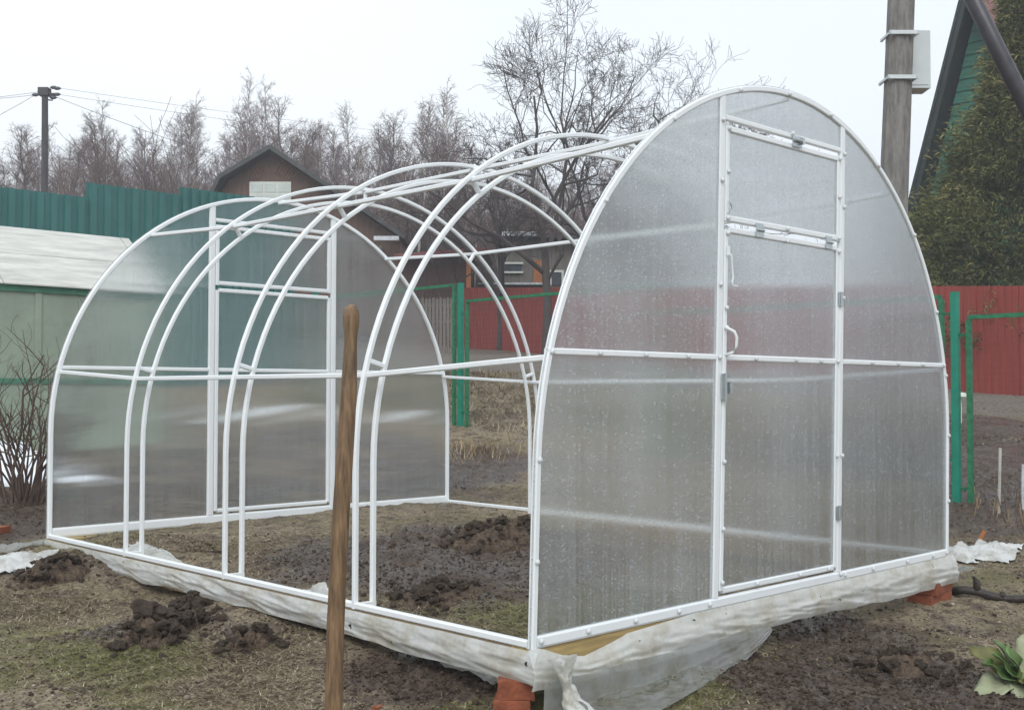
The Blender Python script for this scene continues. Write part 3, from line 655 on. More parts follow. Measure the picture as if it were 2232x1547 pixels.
def film_bit(cx, cy, sx, sy, hz, seed, label, material='film', rot=0., floor=None):
    def fn(U, V):
        a = (U - .5) * 2; b = (V - .5) * 2; R = 1 + .3 * fbm(a * 2, b * 2, seed, 3)
        aa = a * sx * R; bb = b * sy * R; x = cx + aa * math.cos(rot) - bb * math.sin(rot); y = cy + aa * math.sin(rot) + bb * math.cos(rot)
        z = H(x, y) + .012 + hz * np.maximum(0, 1 - a * a - b * b) * (.8 + .8 * fbm(a * 3, b * 3, seed + 5, 3)) + .01 * fbm(a * 6, b * 6, seed + 2, 3)
        if floor is not None: z = np.maximum(z, floor + .004 * fbm(a * 5, b * 5, seed, 3))
        return x, y, z
    return grid_obj('film_scrap', fn, 34, 26, material, label, 'plastic film')
film_bit(.19, 2.72, .07, .42, .05, 101, 'pale film scrap inside the long rail near the far end wall')
film_bit(.17, 1.42, .06, .22, .09, 103, 'raised film scrap inside the long rail behind the handle')
film_bit(.15, .52, .05, .24, .05, 105, 'torn white film scrap inside the rail near the door-end corner')
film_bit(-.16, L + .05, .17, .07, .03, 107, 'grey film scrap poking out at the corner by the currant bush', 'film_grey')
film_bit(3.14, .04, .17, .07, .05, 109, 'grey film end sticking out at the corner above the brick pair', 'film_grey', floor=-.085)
c = ground(35, 1232); film_bit(c[0], c[1], .22, .16, .04, 111, 'white cloth scrap lying on the grass beside the soil heap', 'paper', .7)
c = ground(2090, 1212); film_bit(c[0], c[1], .16, .10, .06, 113, 'crumpled dirty white scrap beside the brick-propped corner', 'paper', .4)
c = ground(2165, 1205); film_bit(c[0], c[1], .20, .12, .03, 115, 'muddy whitish scrap spread on soil beside the small wood chip', 'paper', .2)

def brick(cx, cy, z0, rz, label, group=None, sx=.25, sy=.12, sz=.065, seed=0):
    bm = bmesh.new(); bmesh.ops.create_cube(bm, size=1); bmesh.ops.scale(bm, vec=(sx, sy, sz), verts=bm.verts)
    bmesh.ops.bevel(bm, geom=bm.edges[:], offset=.0025, segments=1, affect='EDGES')
    bmesh.ops.subdivide_edges(bm, edges=bm.edges[:], cuts=1); r = random.Random(seed)
    for v in bm.verts: v.co += Vector((r.uniform(-1, 1), r.uniform(-1, 1), r.uniform(-1, 1))) * .0018
    me = bpy.data.meshes.new('brick'); bm.to_mesh(me); bm.free(); o = link('brick', me, 'brick')
    o.location = (cx, cy, z0 + sz / 2); o.rotation_euler.z = rz; return tag(o, label, 'brick', group)
zA = -.105
brick(.075, .150, zA - .0655, math.radians(46), 'upper red brick under the film-knotted corner of the greenhouse', seed=1)
brick(.066, .150, zA - .131, math.radians(42), 'lower red brick, half sunk, under the film-knotted corner', seed=2)
brick(2.90, .04, zA - .0655, math.radians(8), 'upper red brick propping the corner beside the wire fence', seed=3)
brick(2.875, .045, zA - .131, math.radians(2), 'lower red brick propping the corner beside the wire fence', seed=4)
c = ground(-22, 1166); brick(c[0], c[1], c[2] - .02, .6, 'lone red brick lying by the currant bush', seed=5)
c = ground(822, 1544); brick(c[0], c[1], c[2] - .012, .3, 'small red brick fragment lying in the grass', sx=.035, sy=.025, sz=.022, seed=6)

# ------------------------------------------------------------------ wooden handle stuck in the ground
bt = at(722, 1640, 2.72); tp = at(765, 664, 2.86)
ax = (tp - bt); gz = float(H0(bt[0], bt[1])); root = bt + ax * ((gz - .12 - bt[2]) / ax[2])
pth = []; rad = []
for tt, rr in ((0, .0215), (.25, .0215), (.45, .0215), (.62, .0212), (.72, .021), (.80, .0205), (.86, .0195), (.90, .0180), (.925, .0160), (.945, .0162), (.962, .0195), (.978, .0208), (.990, .0190), (.997, .0125), (1.0, .004)):
    wob = .004 * math.sin(tt * 9); pth.append(root + (tp - root) * tt + RT * wob); rad.append(rr)
tag(MB().tube(pth, rad, 18).build('tool_handle', 'handle', None, True), 'worn brown wooden tool handle stuck upright in the ground', 'tool handle')

# ------------------------------------------------------------------ wire fence on the plot boundary
FX = 5.3
fence = thing('wire_fence', 'green framed chain-link fence running along the plot boundary', 'fence', (FX, 3.65, .25))
posts = [(8.95, .66, 2.12), (6.3, .42, 1.965), (3.65, .22, 1.76), (1.0, .02, 1.545), (-1.65, -.14, 1.36)]
for yv, z0, z1 in posts:
    MB().sweep([(FX, yv, z0 - .2), (FX, yv, z1)], (1, 0, 0), .026, .026, .08).build('post', 'green_post', fence)
tops = [1.965, 1.785, 1.53, 1.375]
for k in range(4):
    ya, yb = posts[k][0] - .10, posts[k + 1][0] + .10; zt = tops[k]; zb = max(posts[k][1], posts[k + 1][1]) - (.02 if k == 1 else .08)
    fr = MB().box(FX - .018, FX + .018, yb, ya, zt - .030, zt).build('section_frame', 'green_old', fence)
    for yv in (ya, yb): MB().box(FX - .016, FX + .016, yv - .017, yv + .017, zb - .18, zt - .031).build('frame_bar', 'green_old', fr)
    for z in (zb + .2, zt - .15):
        for y0, y1 in ((ya, posts[k][0]), (posts[k + 1][0], yb)): MB().box(FX - .004, FX + .004, min(y0, y1), max(y0, y1), z, z + .02).build('lug', 'green_old', fr)
    mb = MB(); cell = .05; nz = int((zt - zb - .03) / (cell / 2)); ny_ = int((ya - yb) / cell)
    for j in range(ny_ + 1):
        y0 = yb + j * cell
        mb.tube([(FX + (.003 if (i + j) % 2 else -.003), min(ya, y0 + (cell / 2 if i % 2 else -cell / 2)), zb + .03 + i * cell / 2) for i in range(nz + 1)], .0012, 3, False)
    mb.build('chain_link', 'wire', fr)
# roadside post far right and white knob
c = onX(2092, 862, 8.6)
kn = MB().tube([(c[0], c[1], H0(c[0], c[1]) - .1), (c[0], c[1], c[2] - .03), (c[0], c[1], c[2] + .0)], .02, 8).tube([(c[0], c[1], c[2] - .01), (c[0], c[1], c[2] + .02), (c[0], c[1], c[2] + .032)], [.085, .075, .02], 12).build('marker_post', 'winwhite')
tag(kn, 'low white-capped marker post beyond the wire fence', 'post')

# ------------------------------------------------------------------ concrete pole with cabinet and strut
bp_ = np.array(at(1936, 560, 9.1)); zt_ = 6.6
base = np.array((bp_[0] - .02, bp_[1] + .02, H0(bp_[0], bp_[1]) - .2))
upole = thing('utility_pole', 'grey concrete utility pole with a meter cabinet and slanting strut', 'utility pole', base)
d0 = at(1964, 0, 9.1) - at(1948, 420, 9.1)
def pole_c(z): q = at(1948, 420, 9.1); return q + d0 * ((z - q[2]) / d0[2])
rt2 = np.array((RT[0], RT[1], 0)); rt2 /= np.linalg.norm(rt2); fw2 = np.array((-rt2[1], rt2[0], 0))
vs = []; zs = np.linspace(base[2], zt_, 14)
for z in zs:
    c = pole_c(z); wv = .104 - .004 * (z - 1)
    if z > 4.4: wv *= .97
    for a, b in ((-1, -.55), (-.55, -1), (.35, -1), (1, -.6), (1, .6), (.4, 1), (-.5, 1), (-1, .55)): vs.append(c + rt2 * a * wv + fw2 * b * wv)
fcs = [(i * 8 + j, i * 8 + (j + 1) % 8, i * 8 + 8 + (j + 1) % 8, i * 8 + 8 + j) for i in range(13) for j in range(8)] + [tuple(range(104, 112))]
MB().add(vs, fcs).build('shaft', 'concrete', upole)
def obox(c, hx, hy, hz, name, material, par, bev=.004):
    vs = [c + rt2 * a * hx + fw2 * b * hy + np.array((0, 0, cc * hz)) for cc in (-1, 1) for a, b in ((-1, -1), (1, -1), (1, 1), (-1, 1))]
    return MB().add(vs, [(0, 3, 2, 1), (4, 5, 6, 7), (0, 1, 5, 4), (1, 2, 6, 5), (2, 3, 7, 6), (3, 0, 4, 7)]).build(name, material, par)
cc_ = at(1984, 137, 9.34); cab = obox(cc_ + rt2 * -.02, .150, .10, .235, 'meter_cabinet', 'cabinet', upole)
obox(cc_ + rt2 * -.02 - fw2 * .102, .13, .004, .21, 'door', 'cabinet', cab)
for py in (80, 176):
    z = at(1958, py, 9.1)[2]; c = pole_c(z); st = obox(c - fw2 * .108, .118, .010, .015, 'strap', 'cabinet', upole)
    for s in (-1, 1): obox(c + rt2 * s * .110 - fw2 * .0, .008, .12, .010, 'clamp_rod', 'galv', st)
s0 = at(1985, -270, 9.05); s1 = at(2232, 222, 9.0); sd_ = s1 - s0; e = s0 + sd_ * ((-.3 - s0[2]) / sd_[2])
MB().tube([s0, s1, e], .064, 14).build('strut', 'strut', upole, True)

# ------------------------------------------------------------------ currant bush, stakes, stalks, log, plant
def branchy(p, d, ln, r, depth, out, kink=.18, upb=.1, split=(2, 4), shrink=.62, seg=4, minr=.0012):
    pts = [np.array(p)]; rr = [r]; d = np.array(d, float); d /= np.linalg.norm(d)
    for i in range(seg):
        d = d + rng.normal(0, kink, 3) + np.array((0, 0, upb)); d /= np.linalg.norm(d); pts.append(pts[-1] + d * ln / seg); rr.append(max(minr, r * (1 - .62 * (i + 1) / seg)))
    out.append((pts, rr, depth))
    if depth <= 0: return
    for k in range(rng.integers(*split)):
        t = rng.uniform(.35, 1.0); i = min(seg - 1, int(t * seg)); q = pts[i] + (pts[i + 1] - pts[i]) * (t * seg - i)
        a = rng.normal(0, 1, 3); a -= d * (a @ d); a /= np.linalg.norm(a) + 1e-9; nd = d * rng.uniform(.6, 1) + a * rng.uniform(.45, .9)
        branchy(q, nd, ln * shrink * rng.uniform(.7, 1.15), rr[i] * rng.uniform(.5, .7), depth - 1, out, kink, upb, split, shrink, seg, minr)
bc = ground(52, 1096)
bush = thing('currant_bush', 'bare brown currant bush beside the snow near the greenhouse corner', 'bush', bc)
for k in range(30):
    an_ = rng.uniform(0, 6.28); b0 = np.array(bc) + np.array((math.cos(an_), math.sin(an_), 0)) * rng.uniform(0, .14) - np.array((0, 0, .03)); out = []
    branchy(b0, (math.cos(an_) * .42, math.sin(an_) * .42, 1), rng.uniform(.7, 1.25), rng.uniform(.009, .014), 2, out, .20, .10, (2, 5), .48)
    mb = MB()
    for p_, r_, _ in out: mb.tube(p_, r_, 5, False)
    mb.build('stem', 'bushbark', bush)
def stake(px0, py0, px1, py1, r, label, material='stake', cat='stake'):
    b = ground(px1, py1); dep = (b - CAM) @ FW; t = at(px0, py0, dep)
    o = MB().sweep([b - (t - b) * .15, t], rt2, r, r * .7, .1).build(cat.replace(' ', '_'), material); return tag(o, label, cat)
stake(2180, 976, 2177, 1118, .009, 'thin grey wooden stake standing in the dark soil bed')
stake(2230, 1012, 2229, 1110, .010, 'short whitish stake beside the dry stalks in the dark bed', 'rooflight')
stake(2146, 1156, 2134, 1180, .010, 'short orange wood chip stuck in the soil by white scraps', 'orange', 'wood chip')
b = ground(2205, 1125); out = MB()
st_ = thing('dry_stalks', 'clump of cut dry brown stalks beside the wooden stakes', 'dry plant', b)
for k in range(34):
    q = b + np.array((rng.normal(0, .12), rng.normal(0, .12), 0)); q[2] = H0(q[0], q[1]) - .02; t = q + np.array((rng.normal(0, .02), rng.normal(0, .02), rng.uniform(.06, .2)))
    MB().tube([q, t], .003, 4).build('stalk', 'bushbark' if k % 3 else 'strawplain', st_)
p0 = ground(2075, 1300); p1 = ground(2300, 1325); pts = [p0 + (p1 - p0) * t + np.array((0, 0, .03 + .012 * math.sin(t * 9))) for t in np.linspace(0, 1, 9)]
lg = MB().tube(pts, [.022, .021, .020, .022, .019, .020, .018, .018, .016], 9)
lg.tube([pts[2], pts[2] + np.array((0, 0, .05)), pts[2] + np.array((.0, .02, .075))], [.020, .018, .008], 7); lg.tube([pts[4], pts[4] + np.array((0, 0, .035))], [.02, .012], 7)
tag(lg.build('fallen_branch', 'log', None, True), 'dark wet branch lying behind the propping bricks', 'branch')
# leafy plant: each leaf a blade with midrib fold and wavy edge
pc = ground(2222, 1508)
plant = thing('leafy_plant', 'low leafy plant with pale wilted and green leaves on the mud', 'plant', pc)
def leaf(base, dirv, upv, ln, wd, curl, material, seed):
    n_, m_ = 10, 7; d = np.array(dirv, float); d /= np.linalg.norm(d); u = np.array(upv, float); u -= d * (u @ d); u /= np.linalg.norm(u); s = np.cross(d, u)
    vs = []; r = random.Random(seed); ph = r.uniform(0, 6)
    for i in range(n_):
        t = i / (n_ - 1); w_ = wd * (math.sin(math.pi * min(1, t * .93 + .05)) ** .65) * (1 - .12 * math.sin(9 * t + ph))
        for j in range(m_):
            q = (j / (m_ - 1)) * 2 - 1; zz = curl * (t * t) * ln * -1 + .14 * wd * abs(q) + .30 * wd * math.sin(11 * t + ph + 3 * q) * abs(q) + r.uniform(-.07, .07) * wd
            vs.append(base + d * ln * t + s * q * w_ + u * zz)
    fcs = [(i * m_ + j, i * m_ + j + 1, (i + 1) * m_ + j + 1, (i + 1) * m_ + j) for i in range(n_ - 1) for j in range(m_ - 1)]
    o = MB().add(vs, fcs).build('leaf', material, plant, True); md = o.modifiers.new('s', 'SOLIDIFY'); md.thickness = .0015
R_, U_, T_ = np.array((rt2[0], rt2[1], 0)), np.array((0, 0, 1.)), -fw2
pb = np.array(pc) + U_ * .03
LV = [(-1.0, .25, .35, .20, .075, .5, 'leaf_pale'), (-.75, .05, .75, .17, .065, .6, 'leaf_pale'), (-.15, .15, 1.0, .16, .060, .7, 'leaf_pale'), (-.75, .65, .1, .18, .055, .2, 'leaf_green'),
      (-.45, .95, .15, .17, .05, .3, 'leaf_green'), (-.85, 1.1, -.4, .23, .06, .35, 'leaf_olive'), (.0, 1.1, .2, .17, .055, .4, 'leaf_green'), (.35, 1.2, -.25, .24, .07, .25, 'leaf_pale'),
      (.6, .5, .6, .18, .06, .5, 'leaf_green'), (.9, .3, .2, .2, .07, .5, 'leaf_pale'), (.3, .4, 1, .18, .055, .6, 'leaf_olive'), (-.5, .3, -.8, .18, .06, .5, 'leaf_olive'), (-.2, 1.3, -.6, .2, .045, .2, 'leaf_green'), (.5, .9, -.8, .2, .06, .4, 'leaf_green')]
for i, (a, b_, c_, ln, wd, cu, mt_) in enumerate(LV): leaf(pb, R_ * a + U_ * b_ + T_ * c_, U_ + T_ * .35 + R_ * .05 * i * (-1) ** i, ln * .86, wd * .8, cu, mt_, i)
# straw tuft by the fence post
tb = ground(1050, 985); stf = []; n = 0
vv = []; ffc = []; rr_ = []
for k in range(420):
    q = tb + np.array((rng.normal(0, .28), rng.normal(0, .28), 0)); q[2] = H0(q[0], q[1]); a = rng.uniform(0, 6.28); l_ = rng.uniform(.06, .22); w_ = .0025
    vv += [q + np.array((-math.sin(a) * w_, math.cos(a) * w_, 0)), q - np.array((-math.sin(a) * w_, math.cos(a) * w_, 0)), q + np.array((math.cos(a) * l_ * .6, math.sin(a) * l_ * .6, l_ * .75))]; rr_ += [rng.uniform(0, 1)] * 3
o = npmesh('straw_tuft', np.array(vv), np.arange(len(vv)).reshape(-1, 3), 'straw', {'rnd': np.array(rr_)}); tag(o, 'yellow dry straw tuft at the foot of the green fence post', 'dry grass', kind='stuff')
# rough dry growth on the bank beyond the fence
vv = []; rr_ = []
N_ = 40000; X = rng.uniform(5.35, 8.3, N_); Y = rng.uniform(-2, 11, N_); Z = H0(X, Y); a = rng.uniform(0, 6.28, N_); l_ = rng.uniform(.04, .16, N_) * (1 - .75 * mud_mask(X, Y)); w_ = .004
dark = fbm(X * .9, Y * .9, 91, 4) 
v0 = np.stack([X - np.sin(a) * w_, Y + np.cos(a) * w_, Z], -1); v1 = np.stack([X + np.sin(a) * w_, Y - np.cos(a) * w_, Z], -1); v2 = np.stack([X + np.cos(a) * l_, Y + np.sin(a) * l_, Z + l_ * rng.uniform(.1, .8, N_)], -1)
o = npmesh('bank_grass', np.stack([v0, v1, v2], 1).reshape(-1, 3), np.arange(3 * N_).reshape(-1, 3), 'grass', {'rnd': np.repeat(np.clip(.50 + .5 * dark - .35 * mud_mask(X, Y) + rng.normal(0, .16, N_), 0, .76), 3)})
tag(o, 'rough dry grass on the roadside bank behind the wire fence', 'grass', kind='stuff')

# ------------------------------------------------------------------ snow patches
def snow(px, py, sx, sy, hz, seed, label, rot=.8, loc=None):
    c = ground(px, py) if loc is None else loc
    def fn(U, V):
        a = (U - .5) * 2; b = (V - .5) * 2; k = 1 / np.maximum(1, np.sqrt(a * a + b * b)); a = a * k; b = b * k
        R = 1 + .3 * fbm(a * 1.5 + seed, b * 1.5, seed, 3); aa = a * sx * R; bb = b * sy * R
        x = c[0] + aa * math.cos(rot) - bb * math.sin(rot); y = c[1] + aa * math.sin(rot) + bb * math.cos(rot); e = np.clip(1 - a * a - b * b, 0, 1) ** .5
        return x, y, H0(x, y) - .04 + (hz + .05) * e * (1 + .3 * fbm(a * 2, b * 2, seed + 4, 3))
    return grid_obj('snow_patch', fn, 44, 44, 'snow', label, 'snow')
snow(5, 1040, .75, .5, .16, 3, 'melting snow bank behind the currant bush')
snow(-90, 1000, .8, .6, .22, 5, 'deeper snow bank along the old greenhouse wall')
snow(150, 1050, .35, .12, .03, 7, 'thin snow strip seen through the far end wall', 0.1)
snow(560, 902, .8, .10, .04, 9, 'long snow strip at the foot of the teal fence', 0.0)
snow(880, 908, .35, .09, .03, 13, 'small snow remnant near the green fence post', 0.0)

# ================================================================== SURROUNDINGS
# old greenhouse with pale roof
Y0 = 8.3; E1 = onY(350, 629, Y0); E0 = onY(0, 612, Y0); ze = float(E0[2]); xr = float(E1[0]); xl = -3.2
RGp = onY(240, 520, Y0 + .85); zr = float(RGp[2])
og = thing('old_greenhouse', 'old film-clad greenhouse with weathered whitish roof behind the bush', 'greenhouse', (0, Y0 + .85, .2))
zg0 = -.0
for k in range(5):
    xa = xl + (xr - .03 - xl) * k / 5; xb = xl + (xr - .03 - xl) * (k + 1) / 5
    MB().box(xa + .03, xb - .03, Y0 - .005, Y0 + .005, zg0, ze - .09).build('film_panel', 'oldfilm', og)
    MB().box(xa - .03, xa + .03, Y0 - .02, Y0 + .02, zg0 - .1, ze - .09).build('stud', 'oldgreen' if k % 2 else 'oldfilm', og)
MB().box(xr - .05, xr, Y0 - .02, Y0 + 1.7, zg0 - .1, ze - .09).build('end_wall', 'oldfilm', og)
MB().box(xl, xr - .06, Y0 + 1.68, Y0 + 1.70, zg0 - .1, ze - .09).build('back_wall', 'oldfilm', og)
MB().box(xl - .05, xr + .02, Y0 - .03, Y0 + .02, ze - .09, ze - .02).build('eave_board', 'oldgreen', og)
MB().box(xl - .05, xr - .06, Y0 - .022, Y0 + .018, .90, .95).build('wall_batten', 'oldgreen', og)
MB().box(xl, xr - .06, Y0 + 1.66, Y0 + 1.72, ze - .089, ze - .03).build('plate', 'oldgreen', og)
for (t0, t1) in ((0, .53), (.51, 1.0)):
    ya, za = Y0 - .07 + (.92) * t0, ze - .03 + (zr - ze + .03) * t0 + .008 * (t0 > 0); yb_, zb_ = Y0 - .07 + .92 * t1, ze - .03 + (zr - ze + .03) * t1 + .008 * (t0 > 0)
    x0 = xl - .1
    while x0 < xr:
        x1 = min(x0 + 1.55, xr + .06)
        MB().add([(x0 + .004, ya, za), (x1 - .004, ya, za), (x1 - .004, yb_, zb_), (x0 + .004, yb_, zb_), (x0 + .004, ya, za + .012), (x1 - .004, ya, za + .012), (x1 - .004, yb_, zb_ + .012), (x0 + .004, yb_, zb_ + .012)], [(0, 3, 2, 1), (4, 5, 6, 7), (0, 1, 5, 4), (1, 2, 6, 5), (2, 3, 7, 6), (3, 0, 4, 7)]).build('roof_sheet', 'oldroof', og); x0 = x1
MB().add([(xl - .1, Y0 + .86, zr - .01), (xr + .06, Y0 + .86, zr - .01), (xr + .06, Y0 + 1.78, ze - .03), (xl - .1, Y0 + 1.78, ze - .03), (xl - .1, Y0 + .86, zr + .005), (xr + .06, Y0 + .86, zr + .005), (xr + .06, Y0 + 1.78, ze - .015), (xl - .1, Y0 + 1.78, ze - .015)], [(0, 3, 2, 1), (4, 5, 6, 7), (0, 1, 5, 4), (1, 2, 6, 5), (2, 3, 7, 6), (3, 0, 4, 7)]).build('roof_sheet', 'oldroof', og)
MB().prism([(Y0, ze - .09), (Y0 + .85, zr - .03), (Y0 + 1.7, ze - .09)], lambda a, b: (xr - .04, a, b), lambda a, b: (xr - .01, a, b)).build('gable_wall', 'oldfilm', og)

def sheet_profile(n_rib, width, depth, flat=.55):
    pts = []; p = width / n_rib
    for i in range(n_rib):
        x = i * p; pts += [(x, 0), (x + p * (1 - flat) * .5, 0), (x + p * (1 - flat) * .5 + p * .06, -depth), (x + p * (1 - flat) * .5 + p * .06 + p * flat * .75, -depth), (x + p * (1 - flat) * .5 + p * .12 + p * flat * .75, 0)]
    pts.append((width, 0)); return pts
def profiled(p0, p1, zb0, zb1, zt0, zt1, n_rib, depth, nrm, name, material, par):
    p0 = np.array(p0); p1 = np.array(p1); W_ = np.linalg.norm(p1 - p0); d = (p1 - p0) / W_; vs = []; pr = sheet_profile(n_rib, W_, depth)
    for (s_, o_) in pr:
        q = p0 + d * s_ - np.array(nrm) * o_; t = s_ / W_
        vs.append((q[0], q[1], zb0 + (zb1 - zb0) * t)); vs.append((q[0], q[1], zt0 + (zt1 - zt0) * t))
    fcs = [(2 * i, 2 * i + 2, 2 * i + 3, 2 * i + 1) for i in range(len(pr) - 1)]
    o = MB().add(vs, fcs).build(name, material, par); md = o.modifiers.new('s', 'SOLIDIFY'); md.thickness = .004; return o
# teal fence on y = 12.3
YF = 12.3; tf = thing('teal_fence', 'tall teal profiled-sheet fence stepping up behind the old greenhouse', 'fence', (4, YF, .7))
segs = [(-260, 187, 408 - 17, 425, 0), (187, 392, 401, 422, 0), (392, 640, 409, 441, 0)]
for a, b_, ya, yb_, _ in segs:
    A_ = onY(a, ya, YF); B_ = onY(b_, yb_, YF); zt = (A_[2] + B_[2]) / 2 if a > 0 else float(onY(0, 408, YF)[2])
    Wt = B_[0] - A_[0]; ns = max(1, round(Wt / 1.15)); 
    for i in range(ns):
        x0 = A_[0] + Wt * i / ns; x1 = A_[0] + Wt * (i + 1) / ns; zz = zt
        profiled((x0, YF - (.006 if i % 2 else 0)), (x1 + .02, YF - (.006 if i % 2 else 0)), .45, .45, zz, zz, 7, .034, (0, -1), 'sheet', 'teal', tf)
    MB().box(A_[0] + .01, B_[0] - .01, YF + .012, YF + .05, zt - .5, zt - .44).build('fence_rail', 'slate', tf)
    MB().box(A_[0] + .02, A_[0] + .08, YF + .055, YF + .115, .3, zt - .1).build('fence_post', 'slate', tf)
# red fence along the road
rfA = np.array((17.7, 20.1)); rfB = np.array((15.3, 5.0)); dirr = (rfB - rfA) / np.linalg.norm(rfB - rfA); nr = np.array((dirr[1], -dirr[0])); nr = nr if nr[0] < 0 else -nr
rf = thing('red_fence', 'dark red profiled-sheet fence along the far side of the road', 'fence', (16.5, 12, 1.2)); Ltot = 15.3 + 10
ns = 24
def rz(t): 
    s_ = t / 15.3; return (2.0 + (.81 - 2.0) * s_, 3.60 + (2.50 - 3.60) * s_)
for i in range(ns):
    t0 = Ltot * i / ns; t1 = Ltot * (i + 1) / ns; p0 = rfA + dirr * t0 + nr * (.006 if i % 2 else 0); p1 = rfA + dirr * (t1 + .02) + nr * (.006 if i % 2 else 0)
    b0, c0 = rz(t0); b1, c1 = rz(t1); profiled(p0, p1, b0 - .15, b1 - .15, c0, c1, 9, .016, nr, 'sheet', 'red', rf)
    if i % 2 == 0: 
        q = rfA + dirr * t0 - nr * .07; MB().box(q[0] - .03, q[0] + .03, q[1] - .03, q[1] + .03, b0 - .5, c0 - .06).build('fence_post', 'slate', rf)

# --- helper: building in a local frame facing the camera
def facade(px, depth, rz_off=0.0):
    q = at(px, 852, depth); rz_ = math.atan2(RT[1], RT[0]) + rz_off; return q, rz_
def Lbox(par, name, material, x0, x1, y0, y1, z0, z1): return MB().box(x0, x1, y0, y1, z0, z1).build(name, material, par)
# brown house
D = 32.0; q, rz_ = facade(590, D); S = D / FPX
bh = thing('brown_house', 'brown boarded house with broken gable roof and white six-pane window', 'house', (q[0], q[1], 0), local=True, rz=rz_)
def lx(px): return (px - 590) * S
def lz(py): return CAM[2] + (852 - py) * S
wallp = [(lx(474), 1.0), (lx(474), lz(425)), (lx(493), lz(392)), (0, lz(330)), (lx(872), lz(521)), (lx(872), 1.0)]
MB().prism(wallp, lambda a, b: (a, 0, b), lambda a, b: (a, 6, b)).build('wall', 'housebrown', bh)
def slab(p, q_, th, y0, y1, name, material, par):
    d = np.array((q_[0] - p[0], q_[1] - p[1])); n_ = np.array((-d[1], d[0])); n_ /= np.linalg.norm(n_); n_ = n_ if n_[1] > 0 else -n_
    vs = []
    for y in (y0, y1):
        for a in (p, q_, (q_[0] + n_[0] * th, q_[1] + n_[1] * th), (p[0] + n_[0] * th, p[1] + n_[1] * th)): vs.append((a[0], y, a[1]))
    return MB().add(vs, [(0, 1, 2, 3), (7, 6, 5, 4), (0, 4, 5, 1), (1, 5, 6, 2), (2, 6, 7, 3), (3, 7, 4, 0)]).build(name, material, par)
slab((lx(594), lz(327)), (lx(484), lz(393)), .12, -.45, 6.4, 'roof', 'slate', bh)
slab((lx(485), lz(391)), (lx(462), lz(440)), .10, -.45, 6.4, 'roof', 'slate', bh)
slab((lx(588), lz(328)), (lx(882), lz(524)), .12, -.451, 6.39, 'roof', 'slate', bh)
Lbox(bh, 'gutter', 'rooflight', lx(818), lx(872), -.55, -.40, lz(528), lz(519))
wn_ = Lbox(bh, 'window', 'winwhite', lx(541), lx(632), -.06, -.002, lz(443), lz(395))
for i in range(3):
    for j in range(2):
        a = lx(545 + i * 29.5); z0 = lz(441 - j * 23)
        o = Lbox(wn_, 'pane', 'curtain', a, a + 24.5 * S, -.075, -.058, z0, z0 + 18.5 * S)
Lbox(bh, 'window', 'greyboard', lx(800), lx(832), -.05, -.002, lz(570), lz(535))
for s_ in (-1, 1):
    for k in range(7):
        x0 = s_ * (4 + k * 6) * S; zt_ = lz(352 + k * 3.3) ; mb = MB()
        mb.add([(x0, -.03, zt_ - 24 * S), (x0 + s_ * 4.5 * S, -.03, zt_ - 24 * S + 4 * S), (x0 + s_ * 26 * S * .6, -.03, zt_), (x0 + s_ * 26 * S * .6 - s_ * 4.5 * S, -.03, zt_),
                (x0, -.004, zt_ - 24 * S), (x0 + s_ * 4.5 * S, -.004, zt_ - 24 * S + 4 * S), (x0 + s_ * 26 * S * .6, -.004, zt_), (x0 + s_ * 26 * S * .6 - s_ * 4.5 * S, -.004, zt_)],
               [(0, 1, 2, 3), (7, 6, 5, 4), (0, 4, 5, 1), (1, 5, 6, 2), (2, 6, 7, 3), (3, 7, 4, 0)]); mb.build('board', 'boardlight', bh)
# dark red-brown shed
D = 30.5; q, rz_ = facade(950, D); S = D / FPX
s1_ = thing('board_shed', 'dark red-brown boarded shed with an orange corner post', 'shed', (q[0], q[1], 0), local=True, rz=rz_)
lx = lambda p: (p - 950) * S
lz = lambda p: CAM[2] + (852 - p) * S
for i in range(9):
    a = lx(875) + (lx(1024) - lx(875)) * i / 9; b_ = lx(875) + (lx(1024) - lx(875)) * (i + 1) / 9
    Lbox(s1_, 'board', 'shedred', a + .008, b_ - .008, -.01 * (i % 2), .04, 1.0, lz(562))
Lbox(s1_, 'wall', 'shedred', lx(873), lx(1026), .05, 3.0, 1.0, lz(564))
Lbox(s1_, 'corner_post', 'orange', lx(1016), lx(1026), -.08, -.015, 1.2, lz(560))
slab((lx(862), lz(563)), (lx(1075), lz(548)), .08, -.4, 3.3, 'roof', 'redroof', s1_)
# grey shed with window, ply panel, slate roof
D = 33; q, rz_ = facade(1150, D); S = D / FPX
s2_ = thing('grey_shed', 'weathered grey shed with white window bars and an orange board', 'shed', (q[0], q[1], 0), local=True, rz=rz_)
lx = lambda p: (p - 1150) * S
for i in range(11):
    a = lx(1078) + (lx(1262) - lx(1078)) * i / 11; b_ = lx(1078) + (lx(1262) - lx(1078)) * (i + 1) / 11
    Lbox(s2_, 'board', 'greyboard', a + .006, b_ - .006, -.012 * (i % 2), .04, 1.4, lz(524))
Lbox(s2_, 'wall', 'greyboard', lx(1076), lx(1264), .05, 3.5, 1.4, lz(526))
slab((lx(1072), lz(514)), (lx(1275), lz(524)), .07, -.4, 3.8, 'roof', 'slate', s2_)
Lbox(s2_, 'roof_edge', 'rooflight', lx(1078), lx(1168), -.47, -.41, lz(517), lz(508))
wn_ = Lbox(s2_, 'window', 'darkglass', lx(1098), lx(1136), -.05, -.014, lz(594), lz(572))
for z in (572, 592): Lbox(wn_, 'bar', 'winwhite', lx(1094), lx(1140), -.09, -.052, lz(z + 3), lz(z - 1))
Lbox(s2_, 'board_panel', 'orange', lx(1163), lx(1189), -.06, -.014, lz(622), lz(566))
